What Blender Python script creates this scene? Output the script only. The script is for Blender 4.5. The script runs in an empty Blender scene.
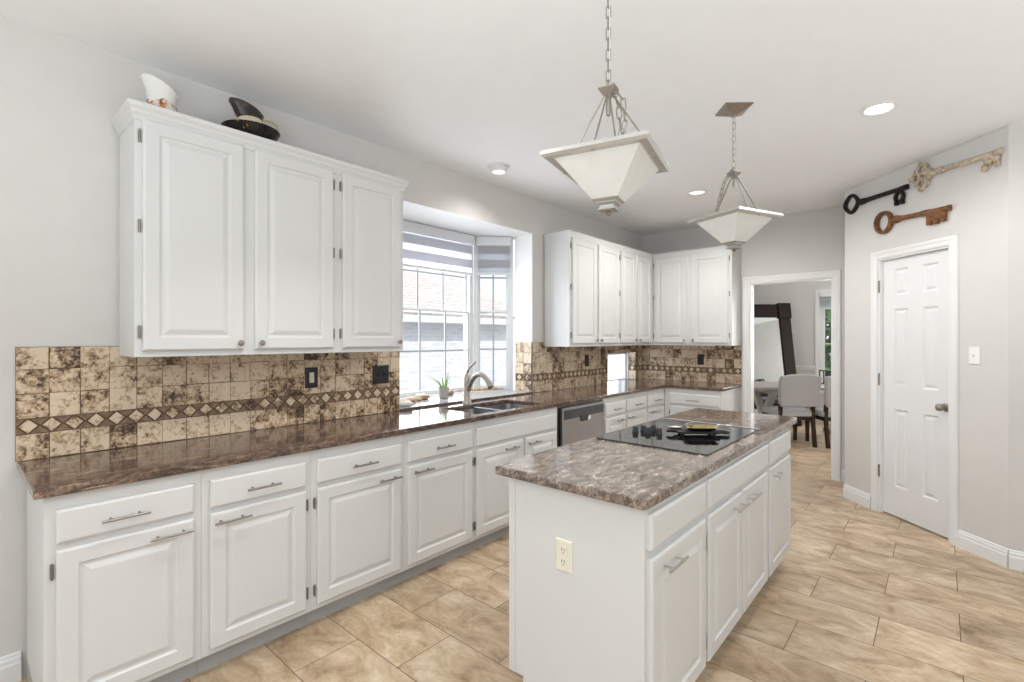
import bpy, bmesh, math, random
from mathutils import Vector, Matrix
random.seed(7)
R = math.radians
scene = bpy.context.scene
COL = scene.collection
PI = math.pi

# ------------------------------------------------------------------ camera
cd = bpy.data.cameras.new('camera')
cam = bpy.data.objects.new('camera', cd)
COL.objects.link(cam)
cam.location = (2.909, 0.0, 1.428)
cam.rotation_euler = (R(90), 0, R(41.1))
cd.sensor_fit = 'HORIZONTAL'
cd.sensor_width = 36.0
cd.lens = 36.0 * 491.5 / 1024.0
cd.shift_y = -2.4 / 1024.0
cd.clip_start = 0.02
scene.camera = cam

# ------------------------------------------------------------------ world, sun, window light, fill lamps, exposure
world = bpy.data.worlds.new('world')
scene.world = world
world.use_nodes = True
bg = world.node_tree.nodes['Background']
bg.inputs[0].default_value = (0.86, 0.93, 1.0, 1)
bg.inputs[1].default_value = 0.95

def lamp(name, kind, loc, energy, color=(1, 1, 1), rot=(0, 0, 0), **kw):
    l = bpy.data.lights.new(name, kind)
    l.energy = energy
    l.color = color
    for k, v in kw.items():
        setattr(l, k, v)
    o = bpy.data.objects.new(name, l)
    COL.objects.link(o)
    o.location = loc
    o.rotation_euler = rot
    return o

lamp('sun', 'SUN', (0, 0, 8), 2.0, (1.0, 0.97, 0.93), Vector((-0.62, 0.35, -0.70)).to_track_quat('-Z', 'Y').to_euler(), angle=R(1.0))
# daylight at the bay, niche and dining windows; fill lamps added out of view
lamp('rear_fill', 'AREA', (2.7, -2.95, 1.45), 11, (0.90, 0.955, 1.0), (R(90), 0, 0), shape='RECTANGLE', size=3.6, size_y=1.9)  # added fill lamp, no window known behind the camera
lamp('side_fill', 'AREA', (5.95, 0.6, 1.45), 2, (0.91, 0.96, 1.0), (R(90), 0, R(90)), shape='RECTANGLE', size=2.6, size_y=1.7)  # added fill from the unseen right side
lamp('left_rear_fill', 'AREA', (0.05, -1.6, 1.5), 7, (0.91, 0.96, 1.0), (R(90), 0, R(-90)), shape='RECTANGLE', size=1.6, size_y=1.3)  # added fill lamp low on the unseen left wall
lamp('bay_daylight', 'AREA', (-0.66, 2.86, 1.52), 20, (0.93, 0.965, 1.0), (R(90), 0, R(-90)), shape='RECTANGLE', size=1.0, size_y=1.18)
lamp('niche_daylight', 'AREA', (-0.24, 5.365, 1.08), 1.6, (0.93, 0.965, 1.0), (R(90), 0, R(-90)), shape='RECTANGLE', size=0.66, size_y=0.3)
lamp('ceiling_fill', 'AREA', (3.3, -0.9, 1.3), 72, (0.87, 0.95, 1.0), (R(180), 0, 0), shape='RECTANGLE', size=2.4, size_y=2.0)  # added up-facing fill that brightens the ceiling
lamp('side_ceiling_fill', 'AREA', (4.7, 2.5, 1.0), 17, (0.88, 0.95, 1.0), (R(180), 0, 0), shape='RECTANGLE', size=2.0, size_y=2.6)  # second added up-facing fill, right of the view
lamp('dining_daylight', 'AREA', (2.75, 9.5, 1.4), 80, (0.95, 0.98, 1.0), (R(90), 0, R(180)), shape='RECTANGLE', size=2.4, size_y=1.5)

vs = scene.view_settings
vs.view_transform = 'Standard'
vs.look = 'None'
vs.exposure = 0.44
vs.gamma = 1.0
vs.use_curve_mapping = False

# ------------------------------------------------------------------ materials
def new_mat(name):
    m = bpy.data.materials.new(name)
    m.use_nodes = True
    nt = m.node_tree
    return m, nt, nt.nodes['Principled BSDF']

def nd(nt, t, **kw):
    n = nt.nodes.new(t)
    for k, v in kw.items():
        setattr(n, k, v)
    return n

def ramp(nt, fac, stops):
    r = nd(nt, 'ShaderNodeValToRGB')
    el = r.color_ramp.elements
    while len(el) > 1:
        el.remove(el[-1])
    el[0].position, el[0].color = stops[0][0], (*stops[0][1], 1)
    for p, c in stops[1:]:
        e = el.new(p)
        e.color = (*c, 1)
    nt.links.new(fac, r.inputs[0])
    return r.outputs[0]

def noise(nt, scale, detail=4, rough=0.55, vec=None, dist=0.0):
    n = nd(nt, 'ShaderNodeTexNoise')
    n.inputs['Scale'].default_value = scale
    n.inputs['Detail'].default_value = detail
    n.inputs['Roughness'].default_value = rough
    n.inputs['Distortion'].default_value = dist
    if vec is None:
        tc = nd(nt, 'ShaderNodeTexCoord')
        vec = tc.outputs['Object']
    nt.links.new(vec, n.inputs['Vector'])
    return n.outputs['Fac']

def mapping(nt, scale=(1, 1, 1), loc=(0, 0, 0), rot=(0, 0, 0)):
    tc = nd(nt, 'ShaderNodeTexCoord')
    mp = nd(nt, 'ShaderNodeMapping')
    mp.inputs['Scale'].default_value = scale
    mp.inputs['Location'].default_value = loc
    mp.inputs['Rotation'].default_value = rot
    nt.links.new(tc.outputs['Object'], mp.inputs['Vector'])
    return mp.outputs['Vector']

def bump(nt, p, height, strength, dist=0.002):
    b = nd(nt, 'ShaderNodeBump')
    b.inputs['Strength'].default_value = strength
    b.inputs['Distance'].default_value = dist
    nt.links.new(height, b.inputs['Height'])
    nt.links.new(b.outputs['Normal'], p.inputs['Normal'])

def paint(name, col, rough=0.5, metal=0.0, var=0.04, scale=8.0, bmp=0.0, bscale=90.0, spec=0.5):
    m, nt, p = new_mat(name)
    f = noise(nt, scale)
    lo = tuple(c * (1 - var) for c in col)
    hi = tuple(min(1, c * (1 + var)) for c in col)
    nt.links.new(ramp(nt, f, [(0.3, lo), (0.7, hi)]), p.inputs['Base Color'])
    p.inputs['Roughness'].default_value = rough
    p.inputs['Metallic'].default_value = metal
    p.inputs['Specular IOR Level'].default_value = spec
    if bmp:
        bump(nt, p, noise(nt, bscale, 3), bmp)
    return m

M = {}
M['wall'] = paint('wall_paint', (0.672, 0.655, 0.632), 0.85, bmp=0.35, bscale=55, var=0.015, spec=0.2)
M['ceiling'] = paint('ceiling_paint', (0.885, 0.893, 0.90), 0.9, bmp=0.25, bscale=70, var=0.01, spec=0.2)
M['trim'] = paint('trim_paint', (0.80, 0.80, 0.795), 0.4, var=0.01)
M['cab'] = paint('cabinet_paint', (0.675, 0.675, 0.666), 0.38, var=0.012, scale=3)
M['door'] = paint('door_paint', (0.77, 0.77, 0.775), 0.45, var=0.01)
M['faucetmetal'] = paint('warm_brushed_nickel', (0.44, 0.40, 0.35), 0.36, 0.9, var=0.06, scale=60)
M['nickel_bright'] = paint('satin_nickel', (0.56, 0.54, 0.51), 0.3, 1.0, var=0.06, scale=60)
M['capmetal'] = paint('grey_satin_metal', (0.40, 0.39, 0.365), 0.4, 0.5, var=0.05, scale=20)
M['nickel'] = paint('brushed_nickel', (0.33, 0.315, 0.295), 0.34, 1.0, var=0.08, scale=60)
M['bronze'] = paint('dark_hinge_metal', (0.27, 0.25, 0.22), 0.35, 0.9, var=0.1, scale=60)
M['chain'] = paint('aged_nickel', (0.36, 0.34, 0.29), 0.38, 1.0, var=0.1, scale=80)
M['pewter'] = paint('pewter', (0.34, 0.30, 0.265), 0.4, 0.9, var=0.1, scale=30)
M['black'] = paint('black_plastic', (0.012, 0.012, 0.013), 0.35, var=0.1)
M['almond'] = paint('almond_plastic', (0.72, 0.66, 0.48), 0.4, var=0.02)
M['ivory'] = paint('ivory_plastic', (0.80, 0.765, 0.64), 0.35, var=0.02)
M['whiteplastic'] = paint('white_plastic', (0.86, 0.86, 0.84), 0.35, var=0.01)
M['slot'] = paint('slot_black', (0.02, 0.02, 0.02), 0.6, var=0.1)
M['baywhite'] = paint('bay_white_paint', (0.88, 0.88, 0.865), 0.5, var=0.01)
M['sill_sheen'] = paint('stone_window_sheen', (0.44, 0.44, 0.455), 0.12, var=0.06, scale=18)  # pale tone stands in for the bright window reflection on the sill
M['toe'] = paint('toe_kick_grey', (0.40, 0.40, 0.395), 0.5, var=0.03)
M['steel'] = paint('sink_steel', (0.22, 0.22, 0.22), 0.4, 1.0, var=0.05, scale=40)
M['ironblack'] = paint('black_iron', (0.018, 0.016, 0.014), 0.55, 0.5, var=0.3, scale=50, bmp=0.5, bscale=120)
M['ironrust'] = paint('rusty_iron', (0.21, 0.095, 0.04), 0.75, 0.2, var=0.55, scale=45, bmp=0.6, bscale=120)
M['gold'] = paint('brass', (0.52, 0.44, 0.24), 0.25, 1.0, var=0.15, scale=40)
M['darkwood'] = paint('dark_wood', (0.03, 0.014, 0.009), 0.5, var=0.3, scale=20, spec=0.3)
M['mirrorwood'] = paint('ebony_wood', (0.016, 0.009, 0.007), 0.7, var=0.3, scale=14, spec=0.15)
M['chairfab'] = paint('grey_linen', (0.42, 0.415, 0.42), 0.9, var=0.06, scale=200, bmp=0.3, bscale=300, spec=0.1)
M['benchfab'] = paint('slate_fabric', (0.17, 0.175, 0.20), 0.9, var=0.08, scale=150, spec=0.1)
M['tabletop'] = paint('grey_oak', (0.30, 0.26, 0.23), 0.5, var=0.2, scale=12)
M['whitewood'] = paint('whitewashed_wood', (0.55, 0.52, 0.48), 0.6, var=0.08, scale=14)
M['leaf'] = paint('aloe_green', (0.28, 0.46, 0.13), 0.45, var=0.25, scale=30)
M['soil'] = paint('potting_soil', (0.06, 0.04, 0.03), 0.95, var=0.4, scale=90)
M['pot'] = paint('pale_stone_pot', (0.40, 0.375, 0.345), 0.7, var=0.06, scale=25)
M['dwtrim'] = paint('dishwasher_black', (0.035, 0.035, 0.04), 0.28, var=0.1)
M['winframe'] = paint('window_vinyl', (0.74, 0.75, 0.75), 0.4, var=0.01)
M['muntin'] = paint('window_grid', (0.40, 0.42, 0.43), 0.4, var=0.01)
M['cassette'] = paint('blind_cassette', (0.72, 0.73, 0.75), 0.5, var=0.01)
M['driftwood'] = paint('driftwood', (0.52, 0.36, 0.20), 0.8, var=0.3, scale=30)
M['fence'] = paint('white_boards', (0.80, 0.81, 0.83), 0.7, var=0.03)
M['ground'] = paint('pale_gravel', (0.58, 0.57, 0.55), 0.95, var=0.2, scale=10)

def brushed():
    m, nt, p = new_mat('stainless_steel')
    v = mapping(nt, (900, 900, 4))
    f = noise(nt, 1.0, 2, vec=v)
    nt.links.new(ramp(nt, f, [(0.3, (0.30, 0.29, 0.285)), (0.7, (0.42, 0.41, 0.40))]), p.inputs['Base Color'])
    p.inputs['Metallic'].default_value = 1.0
    p.inputs['Roughness'].default_value = 0.33
    p.inputs['Anisotropic'].default_value = 0.6
    return m
M['stainless'] = brushed()

def granite(name, stretch, cols, rot=0.0, fine=0.0, dist=1.2):
    m, nt, p = new_mat(name)
    v = mapping(nt, stretch, rot=(0, 0, rot))
    f1 = noise(nt, 1.0, 9, 0.74, v, dist)
    base = ramp(nt, f1, list(zip((0.30, 0.42, 0.52, 0.60, 0.70), cols)))
    f2 = noise(nt, 120.0, 5, 0.75)
    sp = ramp(nt, f2, [(0.36, (0.30, 0.27, 0.25)), (0.48, (0.95, 0.93, 0.92)), (0.60, (1.5, 1.42, 1.35))])
    mx = nd(nt, 'ShaderNodeMix', data_type='RGBA', blend_type='MULTIPLY')
    mx.inputs['Factor'].default_value = 0.85
    nt.links.new(base, mx.inputs['A'])
    nt.links.new(sp, mx.inputs['B'])
    f3 = noise(nt, 30.0, 3, 0.6)
    oc = ramp(nt, f3, [(0.66, (0, 0, 0)), (0.74, (0.8, 0.8, 0.8))])
    mo = nd(nt, 'ShaderNodeMix', data_type='RGBA')
    nt.links.new(oc, mo.inputs['Factor'])
    nt.links.new(mx.outputs['Result'], mo.inputs['A'])
    mo.inputs['B'].default_value = (0.30, 0.19, 0.085, 1)
    nt.links.new(mo.outputs['Result'], p.inputs['Base Color'])
    p.inputs['Roughness'].default_value = 0.10
    p.inputs['Specular IOR Level'].default_value = 0.5
    return m
M['granite'] = granite('brown_granite', (34, 9, 34), ((0.018, 0.013, 0.010), (0.066, 0.045, 0.035), (0.135, 0.092, 0.072), (0.23, 0.165, 0.12), (0.48, 0.38, 0.27)))
M['granite_isl'] = granite('brown_granite_swirl', (22, 9, 22), ((0.045, 0.032, 0.025), (0.125, 0.096, 0.078), (0.225, 0.183, 0.155), (0.33, 0.28, 0.24), (0.72, 0.66, 0.58)), R(38), dist=1.3)

def stone(name, a, b):
    m, nt, p = new_mat(name)
    nt.links.new(ramp(nt, noise(nt, 45, 4), [(0.35, a), (0.65, b)]), p.inputs['Base Color'])
    p.inputs['Roughness'].default_value = 0.6
    return m
def tile_mat():
    m, nt, p = new_mat('travertine_tile')
    at = nd(nt, 'ShaderNodeAttribute', attribute_name='tint')
    sep = nd(nt, 'ShaderNodeSeparateColor')
    nt.links.new(at.outputs['Color'], sep.inputs['Color'])
    tc = nd(nt, 'ShaderNodeTexCoord')
    off = nd(nt, 'ShaderNodeVectorMath', operation='MULTIPLY_ADD')
    nt.links.new(at.outputs['Color'], off.inputs[0])
    off.inputs[1].default_value = (7, 7, 7)
    nt.links.new(tc.outputs['Object'], off.inputs[2])
    f = noise(nt, 17, 6, 0.7, off.outputs[0], 0.3)
    g = noise(nt, 75, 4, 0.7, off.outputs[0], 0.0)
    a1 = nd(nt, 'ShaderNodeMath', operation='MULTIPLY_ADD')
    nt.links.new(g, a1.inputs[0])
    a1.inputs[1].default_value = 0.62
    nt.links.new(f, a1.inputs[2])
    ad = nd(nt, 'ShaderNodeMath', operation='MULTIPLY_ADD')
    nt.links.new(sep.outputs['Red'], ad.inputs[0])
    ad.inputs[1].default_value = 0.22
    nt.links.new(a1.outputs[0], ad.inputs[2])
    c = ramp(nt, ad.outputs[0], [(0.735, (0.050, 0.028, 0.018)), (0.80, (0.15, 0.09, 0.053)), (0.855, (0.37, 0.25, 0.150)), (0.93, (0.56, 0.425, 0.275)), (1.0, (0.70, 0.57, 0.42))])
    nt.links.new(c, p.inputs['Base Color'])
    p.inputs['Roughness'].default_value = 0.42
    bump(nt, p, f, 0.25, 0.004)
    return m
M['tile'] = tile_mat()
M['accent'] = stone('brown_stone_tile', (0.17, 0.105, 0.06), (0.29, 0.195, 0.12))
M['grout'] = paint('dark_grout', (0.13, 0.082, 0.05), 0.9, var=0.2, scale=40)

def floor_mat(name='floor_tile', rot=0.0):
    m, nt, p = new_mat(name)
    tc = nd(nt, 'ShaderNodeTexCoord')
    mp = nd(nt, 'ShaderNodeMapping')
    mp.inputs['Rotation'].default_value = (0, 0, rot)
    mp.inputs['Location'].default_value = (-1.131 + 0.6165 * 20, -0.97 + 0.3095 * 20, 0)
    nt.links.new(tc.outputs['Object'], mp.inputs['Vector'])
    br = nd(nt, 'ShaderNodeTexBrick')
    br.offset = 0.5
    br.inputs['Color1'].default_value = (0, 0, 0, 1)
    br.inputs['Color2'].default_value = (1, 1, 1, 1)
    br.inputs['Mortar'].default_value = (0.5, 0.5, 0.5, 1)
    br.inputs['Scale'].default_value = 1.0
    br.inputs['Mortar Size'].default_value = 0.0019
    br.inputs['Mortar Smooth'].default_value = 0.15
    br.inputs['Bias'].default_value = 0.0
    br.inputs['Brick Width'].default_value = 0.6165
    br.inputs['Row Height'].default_value = 0.3095
    nt.links.new(mp.outputs[0], br.inputs['Vector'])
    off = nd(nt, 'ShaderNodeVectorMath', operation='MULTIPLY_ADD')
    nt.links.new(br.outputs['Color'], off.inputs[0])
    off.inputs[1].default_value = (13, 9, 5)
    nt.links.new(tc.outputs['Object'], off.inputs[2])
    st = nd(nt, 'ShaderNodeVectorMath', operation='MULTIPLY')
    nt.links.new(off.outputs[0], st.inputs[0])
    st.inputs[1].default_value = (0.9, 1.5, 1)
    f = noise(nt, 4.6, 10, 0.72, st.outputs[0], 0.6)
    c = ramp(nt, f, [(0.31, (0.245, 0.160, 0.093)), (0.42, (0.415, 0.295, 0.183)), (0.53, (0.55, 0.415, 0.275)), (0.65, (0.68, 0.56, 0.42))])
    hs = nd(nt, 'ShaderNodeHueSaturation')
    nt.links.new(c, hs.inputs['Color'])
    mv = nd(nt, 'ShaderNodeMapRange')
    mv.inputs['To Min'].default_value = 0.87
    mv.inputs['To Max'].default_value = 1.1
    nt.links.new(br.outputs['Color'], mv.inputs['Value'])
    nt.links.new(mv.outputs[0], hs.inputs['Value'])
    mx = nd(nt, 'ShaderNodeMix', data_type='RGBA')
    nt.links.new(br.outputs['Fac'], mx.inputs['Factor'])
    nt.links.new(hs.outputs[0], mx.inputs['A'])
    mx.inputs['B'].default_value = (0.10, 0.065, 0.04, 1)
    nt.links.new(mx.outputs['Result'], p.inputs['Base Color'])
    p.inputs['Roughness'].default_value = 0.36
    inv = nd(nt, 'ShaderNodeMath', operation='SUBTRACT')
    inv.inputs[0].default_value = 1.0
    nt.links.new(br.outputs['Fac'], inv.inputs[1])
    bump(nt, p, inv.outputs[0], 0.5, 0.002)
    return m
M['floor'] = floor_mat()
M['floor_dining'] = floor_mat('dining_floor_tile', R(90))

def glass(name, tint=(1, 1, 1), ior=1.45):
    m, nt, p = new_mat(name)
    nt.nodes.remove(p)
    out = nt.nodes['Material Output']
    tr = nd(nt, 'ShaderNodeBsdfTransparent')
    nt.links.new(ramp(nt, noise(nt, 3), [(0.4, tuple(t * 0.985 for t in tint)), (0.6, tint)]), tr.inputs[0])
    gl = nd(nt, 'ShaderNodeBsdfGlossy')
    gl.inputs['Roughness'].default_value = 0.0
    lw = nd(nt, 'ShaderNodeLayerWeight')
    pw5 = nd(nt, 'ShaderNodeMath', operation='POWER')
    nt.links.new(lw.outputs['Facing'], pw5.inputs[0])
    pw5.inputs[1].default_value = 5.0
    fr = nd(nt, 'ShaderNodeMath', operation='MULTIPLY_ADD')
    nt.links.new(pw5.outputs[0], fr.inputs[0])
    fr.inputs[1].default_value = 0.9
    fr.inputs[2].default_value = 0.03
    mx = nd(nt, 'ShaderNodeMixShader')
    nt.links.new(fr.outputs[0], mx.inputs[0])
    nt.links.new(tr.outputs[0], mx.inputs[1])
    nt.links.new(gl.outputs[0], mx.inputs[2])
    nt.links.new(mx.outputs[0], out.inputs[0])
    return m
M['glass'] = glass('window_glass', (0.97, 0.98, 1.0))

def mirror_mat():
    m, nt, p = new_mat('mirror_silver')
    nt.links.new(ramp(nt, noise(nt, 2), [(0.4, (0.38, 0.385, 0.375)), (0.6, (0.42, 0.425, 0.415))]), p.inputs['Base Color'])
    p.inputs['Metallic'].default_value = 1.0
    p.inputs['Roughness'].default_value = 0.03
    return m
M['mirror'] = mirror_mat()

def cooktop_mat():
    m, nt, p = new_mat('black_ceramic_glass')
    v = mapping(nt, (1, 1, 1))
    nt.links.new(ramp(nt, noise(nt, 200, 2, vec=v), [(0.45, (0.006, 0.006, 0.007)), (0.7, (0.014, 0.014, 0.015))]), p.inputs['Base Color'])
    p.inputs['Roughness'].default_value = 0.05
    p.inputs['Specular IOR Level'].default_value = 0.75
    return m
M['cooktop'] = cooktop_mat()
M['ring'] = paint('burner_print', (0.075, 0.075, 0.075), 0.12, var=0.05)

def frosted():
    m, nt, p = new_mat('frosted_white_glass')
    nt.nodes.remove(p)
    out = nt.nodes['Material Output']
    df = nd(nt, 'ShaderNodeBsdfDiffuse')
    tl = nd(nt, 'ShaderNodeBsdfTranslucent')
    gl = nd(nt, 'ShaderNodeBsdfGlossy')
    gl.inputs['Roughness'].default_value = 0.35
    c = ramp(nt, noise(nt, 14, 3), [(0.3, (0.83, 0.82, 0.79)), (0.7, (0.88, 0.87, 0.85))])
    nt.links.new(c, df.inputs[0])
    nt.links.new(c, tl.inputs[0])
    a = nd(nt, 'ShaderNodeMixShader')
    a.inputs[0].default_value = 0.4
    nt.links.new(df.outputs[0], a.inputs[1])
    nt.links.new(tl.outputs[0], a.inputs[2])
    b = nd(nt, 'ShaderNodeMixShader')
    b.inputs[0].default_value = 0.05
    nt.links.new(a.outputs[0], b.inputs[1])
    nt.links.new(gl.outputs[0], b.inputs[2])
    nt.links.new(b.outputs[0], out.inputs[0])
    return m
M['frost'] = frosted()

def shade_fabric():
    m, nt, p = new_mat('zebra_shade')
    nt.nodes.remove(p)
    out = nt.nodes['Material Output']
    tc = nd(nt, 'ShaderNodeTexCoord')
    sp = nd(nt, 'ShaderNodeSeparateXYZ')
    nt.links.new(tc.outputs['Object'], sp.inputs[0])
    md = nd(nt, 'ShaderNodeMath', operation='MODULO')
    nt.links.new(sp.outputs['Z'], md.inputs[0])
    md.inputs[1].default_value = 0.135
    gt = nd(nt, 'ShaderNodeMath', operation='GREATER_THAN')
    nt.links.new(md.outputs[0], gt.inputs[0])
    gt.inputs[1].default_value = 0.055
    df = nd(nt, 'ShaderNodeBsdfDiffuse')
    df.inputs[0].default_value = (0.70, 0.70, 0.72, 1)
    tl = nd(nt, 'ShaderNodeBsdfTranslucent')
    tl.inputs[0].default_value = (0.55, 0.55, 0.58, 1)
    a = nd(nt, 'ShaderNodeMixShader')
    a.inputs[0].default_value = 0.6
    nt.links.new(df.outputs[0], a.inputs[1])
    nt.links.new(tl.outputs[0], a.inputs[2])
    tr = nd(nt, 'ShaderNodeBsdfTransparent')
    df2 = nd(nt, 'ShaderNodeBsdfTranslucent')
    df2.inputs[0].default_value = (0.85, 0.86, 0.89, 1)
    s = nd(nt, 'ShaderNodeMixShader')
    s.inputs[0].default_value = 0.75
    nt.links.new(tr.outputs[0], s.inputs[1])
    nt.links.new(df2.outputs[0], s.inputs[2])
    b = nd(nt, 'ShaderNodeMixShader')
    nt.links.new(gt.outputs[0], b.inputs[0])
    nt.links.new(s.outputs[0], b.inputs[1])
    nt.links.new(a.outputs[0], b.inputs[2])
    nt.links.new(b.outputs[0], out.inputs[0])
    return m
M['shade'] = shade_fabric()

def emit(name, col, s):
    m, nt, p = new_mat(name)
    p.inputs['Base Color'].default_value = (0.9, 0.9, 0.9, 1)
    p.inputs['Emission Color'].default_value = (*col, 1)
    p.inputs['Emission Strength'].default_value = s
    return m
M['lit'] = emit('lamp_glow', (1, 0.97, 0.92), 6.0)
M['lit_soft'] = emit('lamp_glow_soft', (1, 0.97, 0.93), 0.55)

def brickwall():
    m, nt, p = new_mat('pale_brick')
    tc = nd(nt, 'ShaderNodeTexCoord')
    mp = nd(nt, 'ShaderNodeMapping')
    nt.links.new(tc.outputs['Object'], mp.inputs[0])
    br = nd(nt, 'ShaderNodeTexBrick')
    br.inputs['Color1'].default_value = (0.70, 0.71, 0.74, 1)
    br.inputs['Color2'].default_value = (0.84, 0.84, 0.86, 1)
    br.inputs['Mortar'].default_value = (0.86, 0.86, 0.88, 1)
    br.inputs['Scale'].default_value = 1.0
    br.inputs['Mortar Size'].default_value = 0.008
    br.inputs['Brick Width'].default_value = 0.22
    br.inputs['Row Height'].default_value = 0.075
    nt.links.new(mp.outputs[0], br.inputs['Vector'])
    nt.links.new(br.outputs['Color'], p.inputs['Base Color'])
    p.inputs['Roughness'].default_value = 0.9
    return m
M['brick'] = brickwall()

def shingles():
    m, nt, p = new_mat('tan_shingles')
    tc = nd(nt, 'ShaderNodeTexCoord')
    br = nd(nt, 'ShaderNodeTexBrick')
    br.inputs['Color1'].default_value = (0.60, 0.54, 0.49, 1)
    br.inputs['Color2'].default_value = (0.70, 0.65, 0.60, 1)
    br.inputs['Mortar'].default_value = (0.26, 0.20, 0.17, 1)
    br.inputs['Scale'].default_value = 1.0
    br.inputs['Mortar Size'].default_value = 0.010
    br.inputs['Mortar Smooth'].default_value = 0.8
    br.inputs['Brick Width'].default_value = 0.34
    br.inputs['Row Height'].default_value = 0.14
    nt.links.new(tc.outputs['Object'], br.inputs['Vector'])
    nt.links.new(br.outputs['Color'], p.inputs['Base Color'])
    p.inputs['Roughness'].default_value = 0.95
    return m
M['shingle'] = shingles()

M['stone_a'] = stone('tan_stone', (0.52, 0.33, 0.17), (0.74, 0.56, 0.36))
M['stone_b'] = stone('brown_stone', (0.24, 0.12, 0.06), (0.50, 0.32, 0.18))
M['stone_c'] = stone('cream_stone', (0.55, 0.50, 0.45), (0.74, 0.70, 0.66))
M['ironwhite'] = stone('chipped_cream_paint', (0.34, 0.25, 0.16), (0.66, 0.58, 0.46))
M['hedge'] = stone('hedge_green', (0.05, 0.12, 0.05), (0.20, 0.34, 0.12))
M['lawn'] = stone('lawn_green', (0.26, 0.42, 0.10), (0.50, 0.64, 0.24))

def jug_white():
    m, nt, p = new_mat('painted_white_glaze')
    tc = nd(nt, 'ShaderNodeTexCoord')
    sp = nd(nt, 'ShaderNodeSeparateXYZ')
    nt.links.new(tc.outputs['Object'], sp.inputs[0])
    f = noise(nt, 34, 3)
    # decorated foot: pink, orange and dark blue-green motifs under a white body
    dec = ramp(nt, f, [(0.36, (0.03, 0.05, 0.05)), (0.44, (0.55, 0.20, 0.05)), (0.52, (0.66, 0.42, 0.33)), (0.60, (0.70, 0.68, 0.64))])
    edge = nd(nt, 'ShaderNodeMath', operation='MULTIPLY_ADD')
    nt.links.new(noise(nt, 22, 2), edge.inputs[0])
    edge.inputs[1].default_value = 0.09
    nt.links.new(sp.outputs['Z'], edge.inputs[2])
    lt = nd(nt, 'ShaderNodeMath', operation='LESS_THAN')
    nt.links.new(edge.outputs[0], lt.inputs[0])
    lt.inputs[1].default_value = 0.152
    mx = nd(nt, 'ShaderNodeMix', data_type='RGBA')
    nt.links.new(lt.outputs[0], mx.inputs['Factor'])
    mx.inputs['A'].default_value = (0.76, 0.75, 0.71, 1)
    nt.links.new(dec, mx.inputs['B'])
    nt.links.new(mx.outputs['Result'], p.inputs['Base Color'])
    p.inputs['Roughness'].default_value = 0.15
    return m
M['jugwhite'] = jug_white()

def glaze(name, a, b, lo=0.45, hi=0.62, sc=14):
    m, nt, p = new_mat(name)
    nt.links.new(ramp(nt, noise(nt, sc, 3), [(lo, a), (hi, b)]), p.inputs['Base Color'])
    p.inputs['Roughness'].default_value = 0.12
    return m
M['darkglaze'] = glaze('dark_brown_glaze', (0.020, 0.014, 0.011), (0.06, 0.045, 0.034))
M['basin'] = glaze('black_glaze_yellow_flowers', (0.012, 0.011, 0.010), (0.42, 0.27, 0.03), 0.63, 0.67, 17)
M['cream'] = glaze('cream_glaze', (0.60, 0.52, 0.38), (0.70, 0.63, 0.50))
M['orange'] = glaze('orange_glaze', (0.38, 0.12, 0.02), (0.55, 0.22, 0.05))

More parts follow.
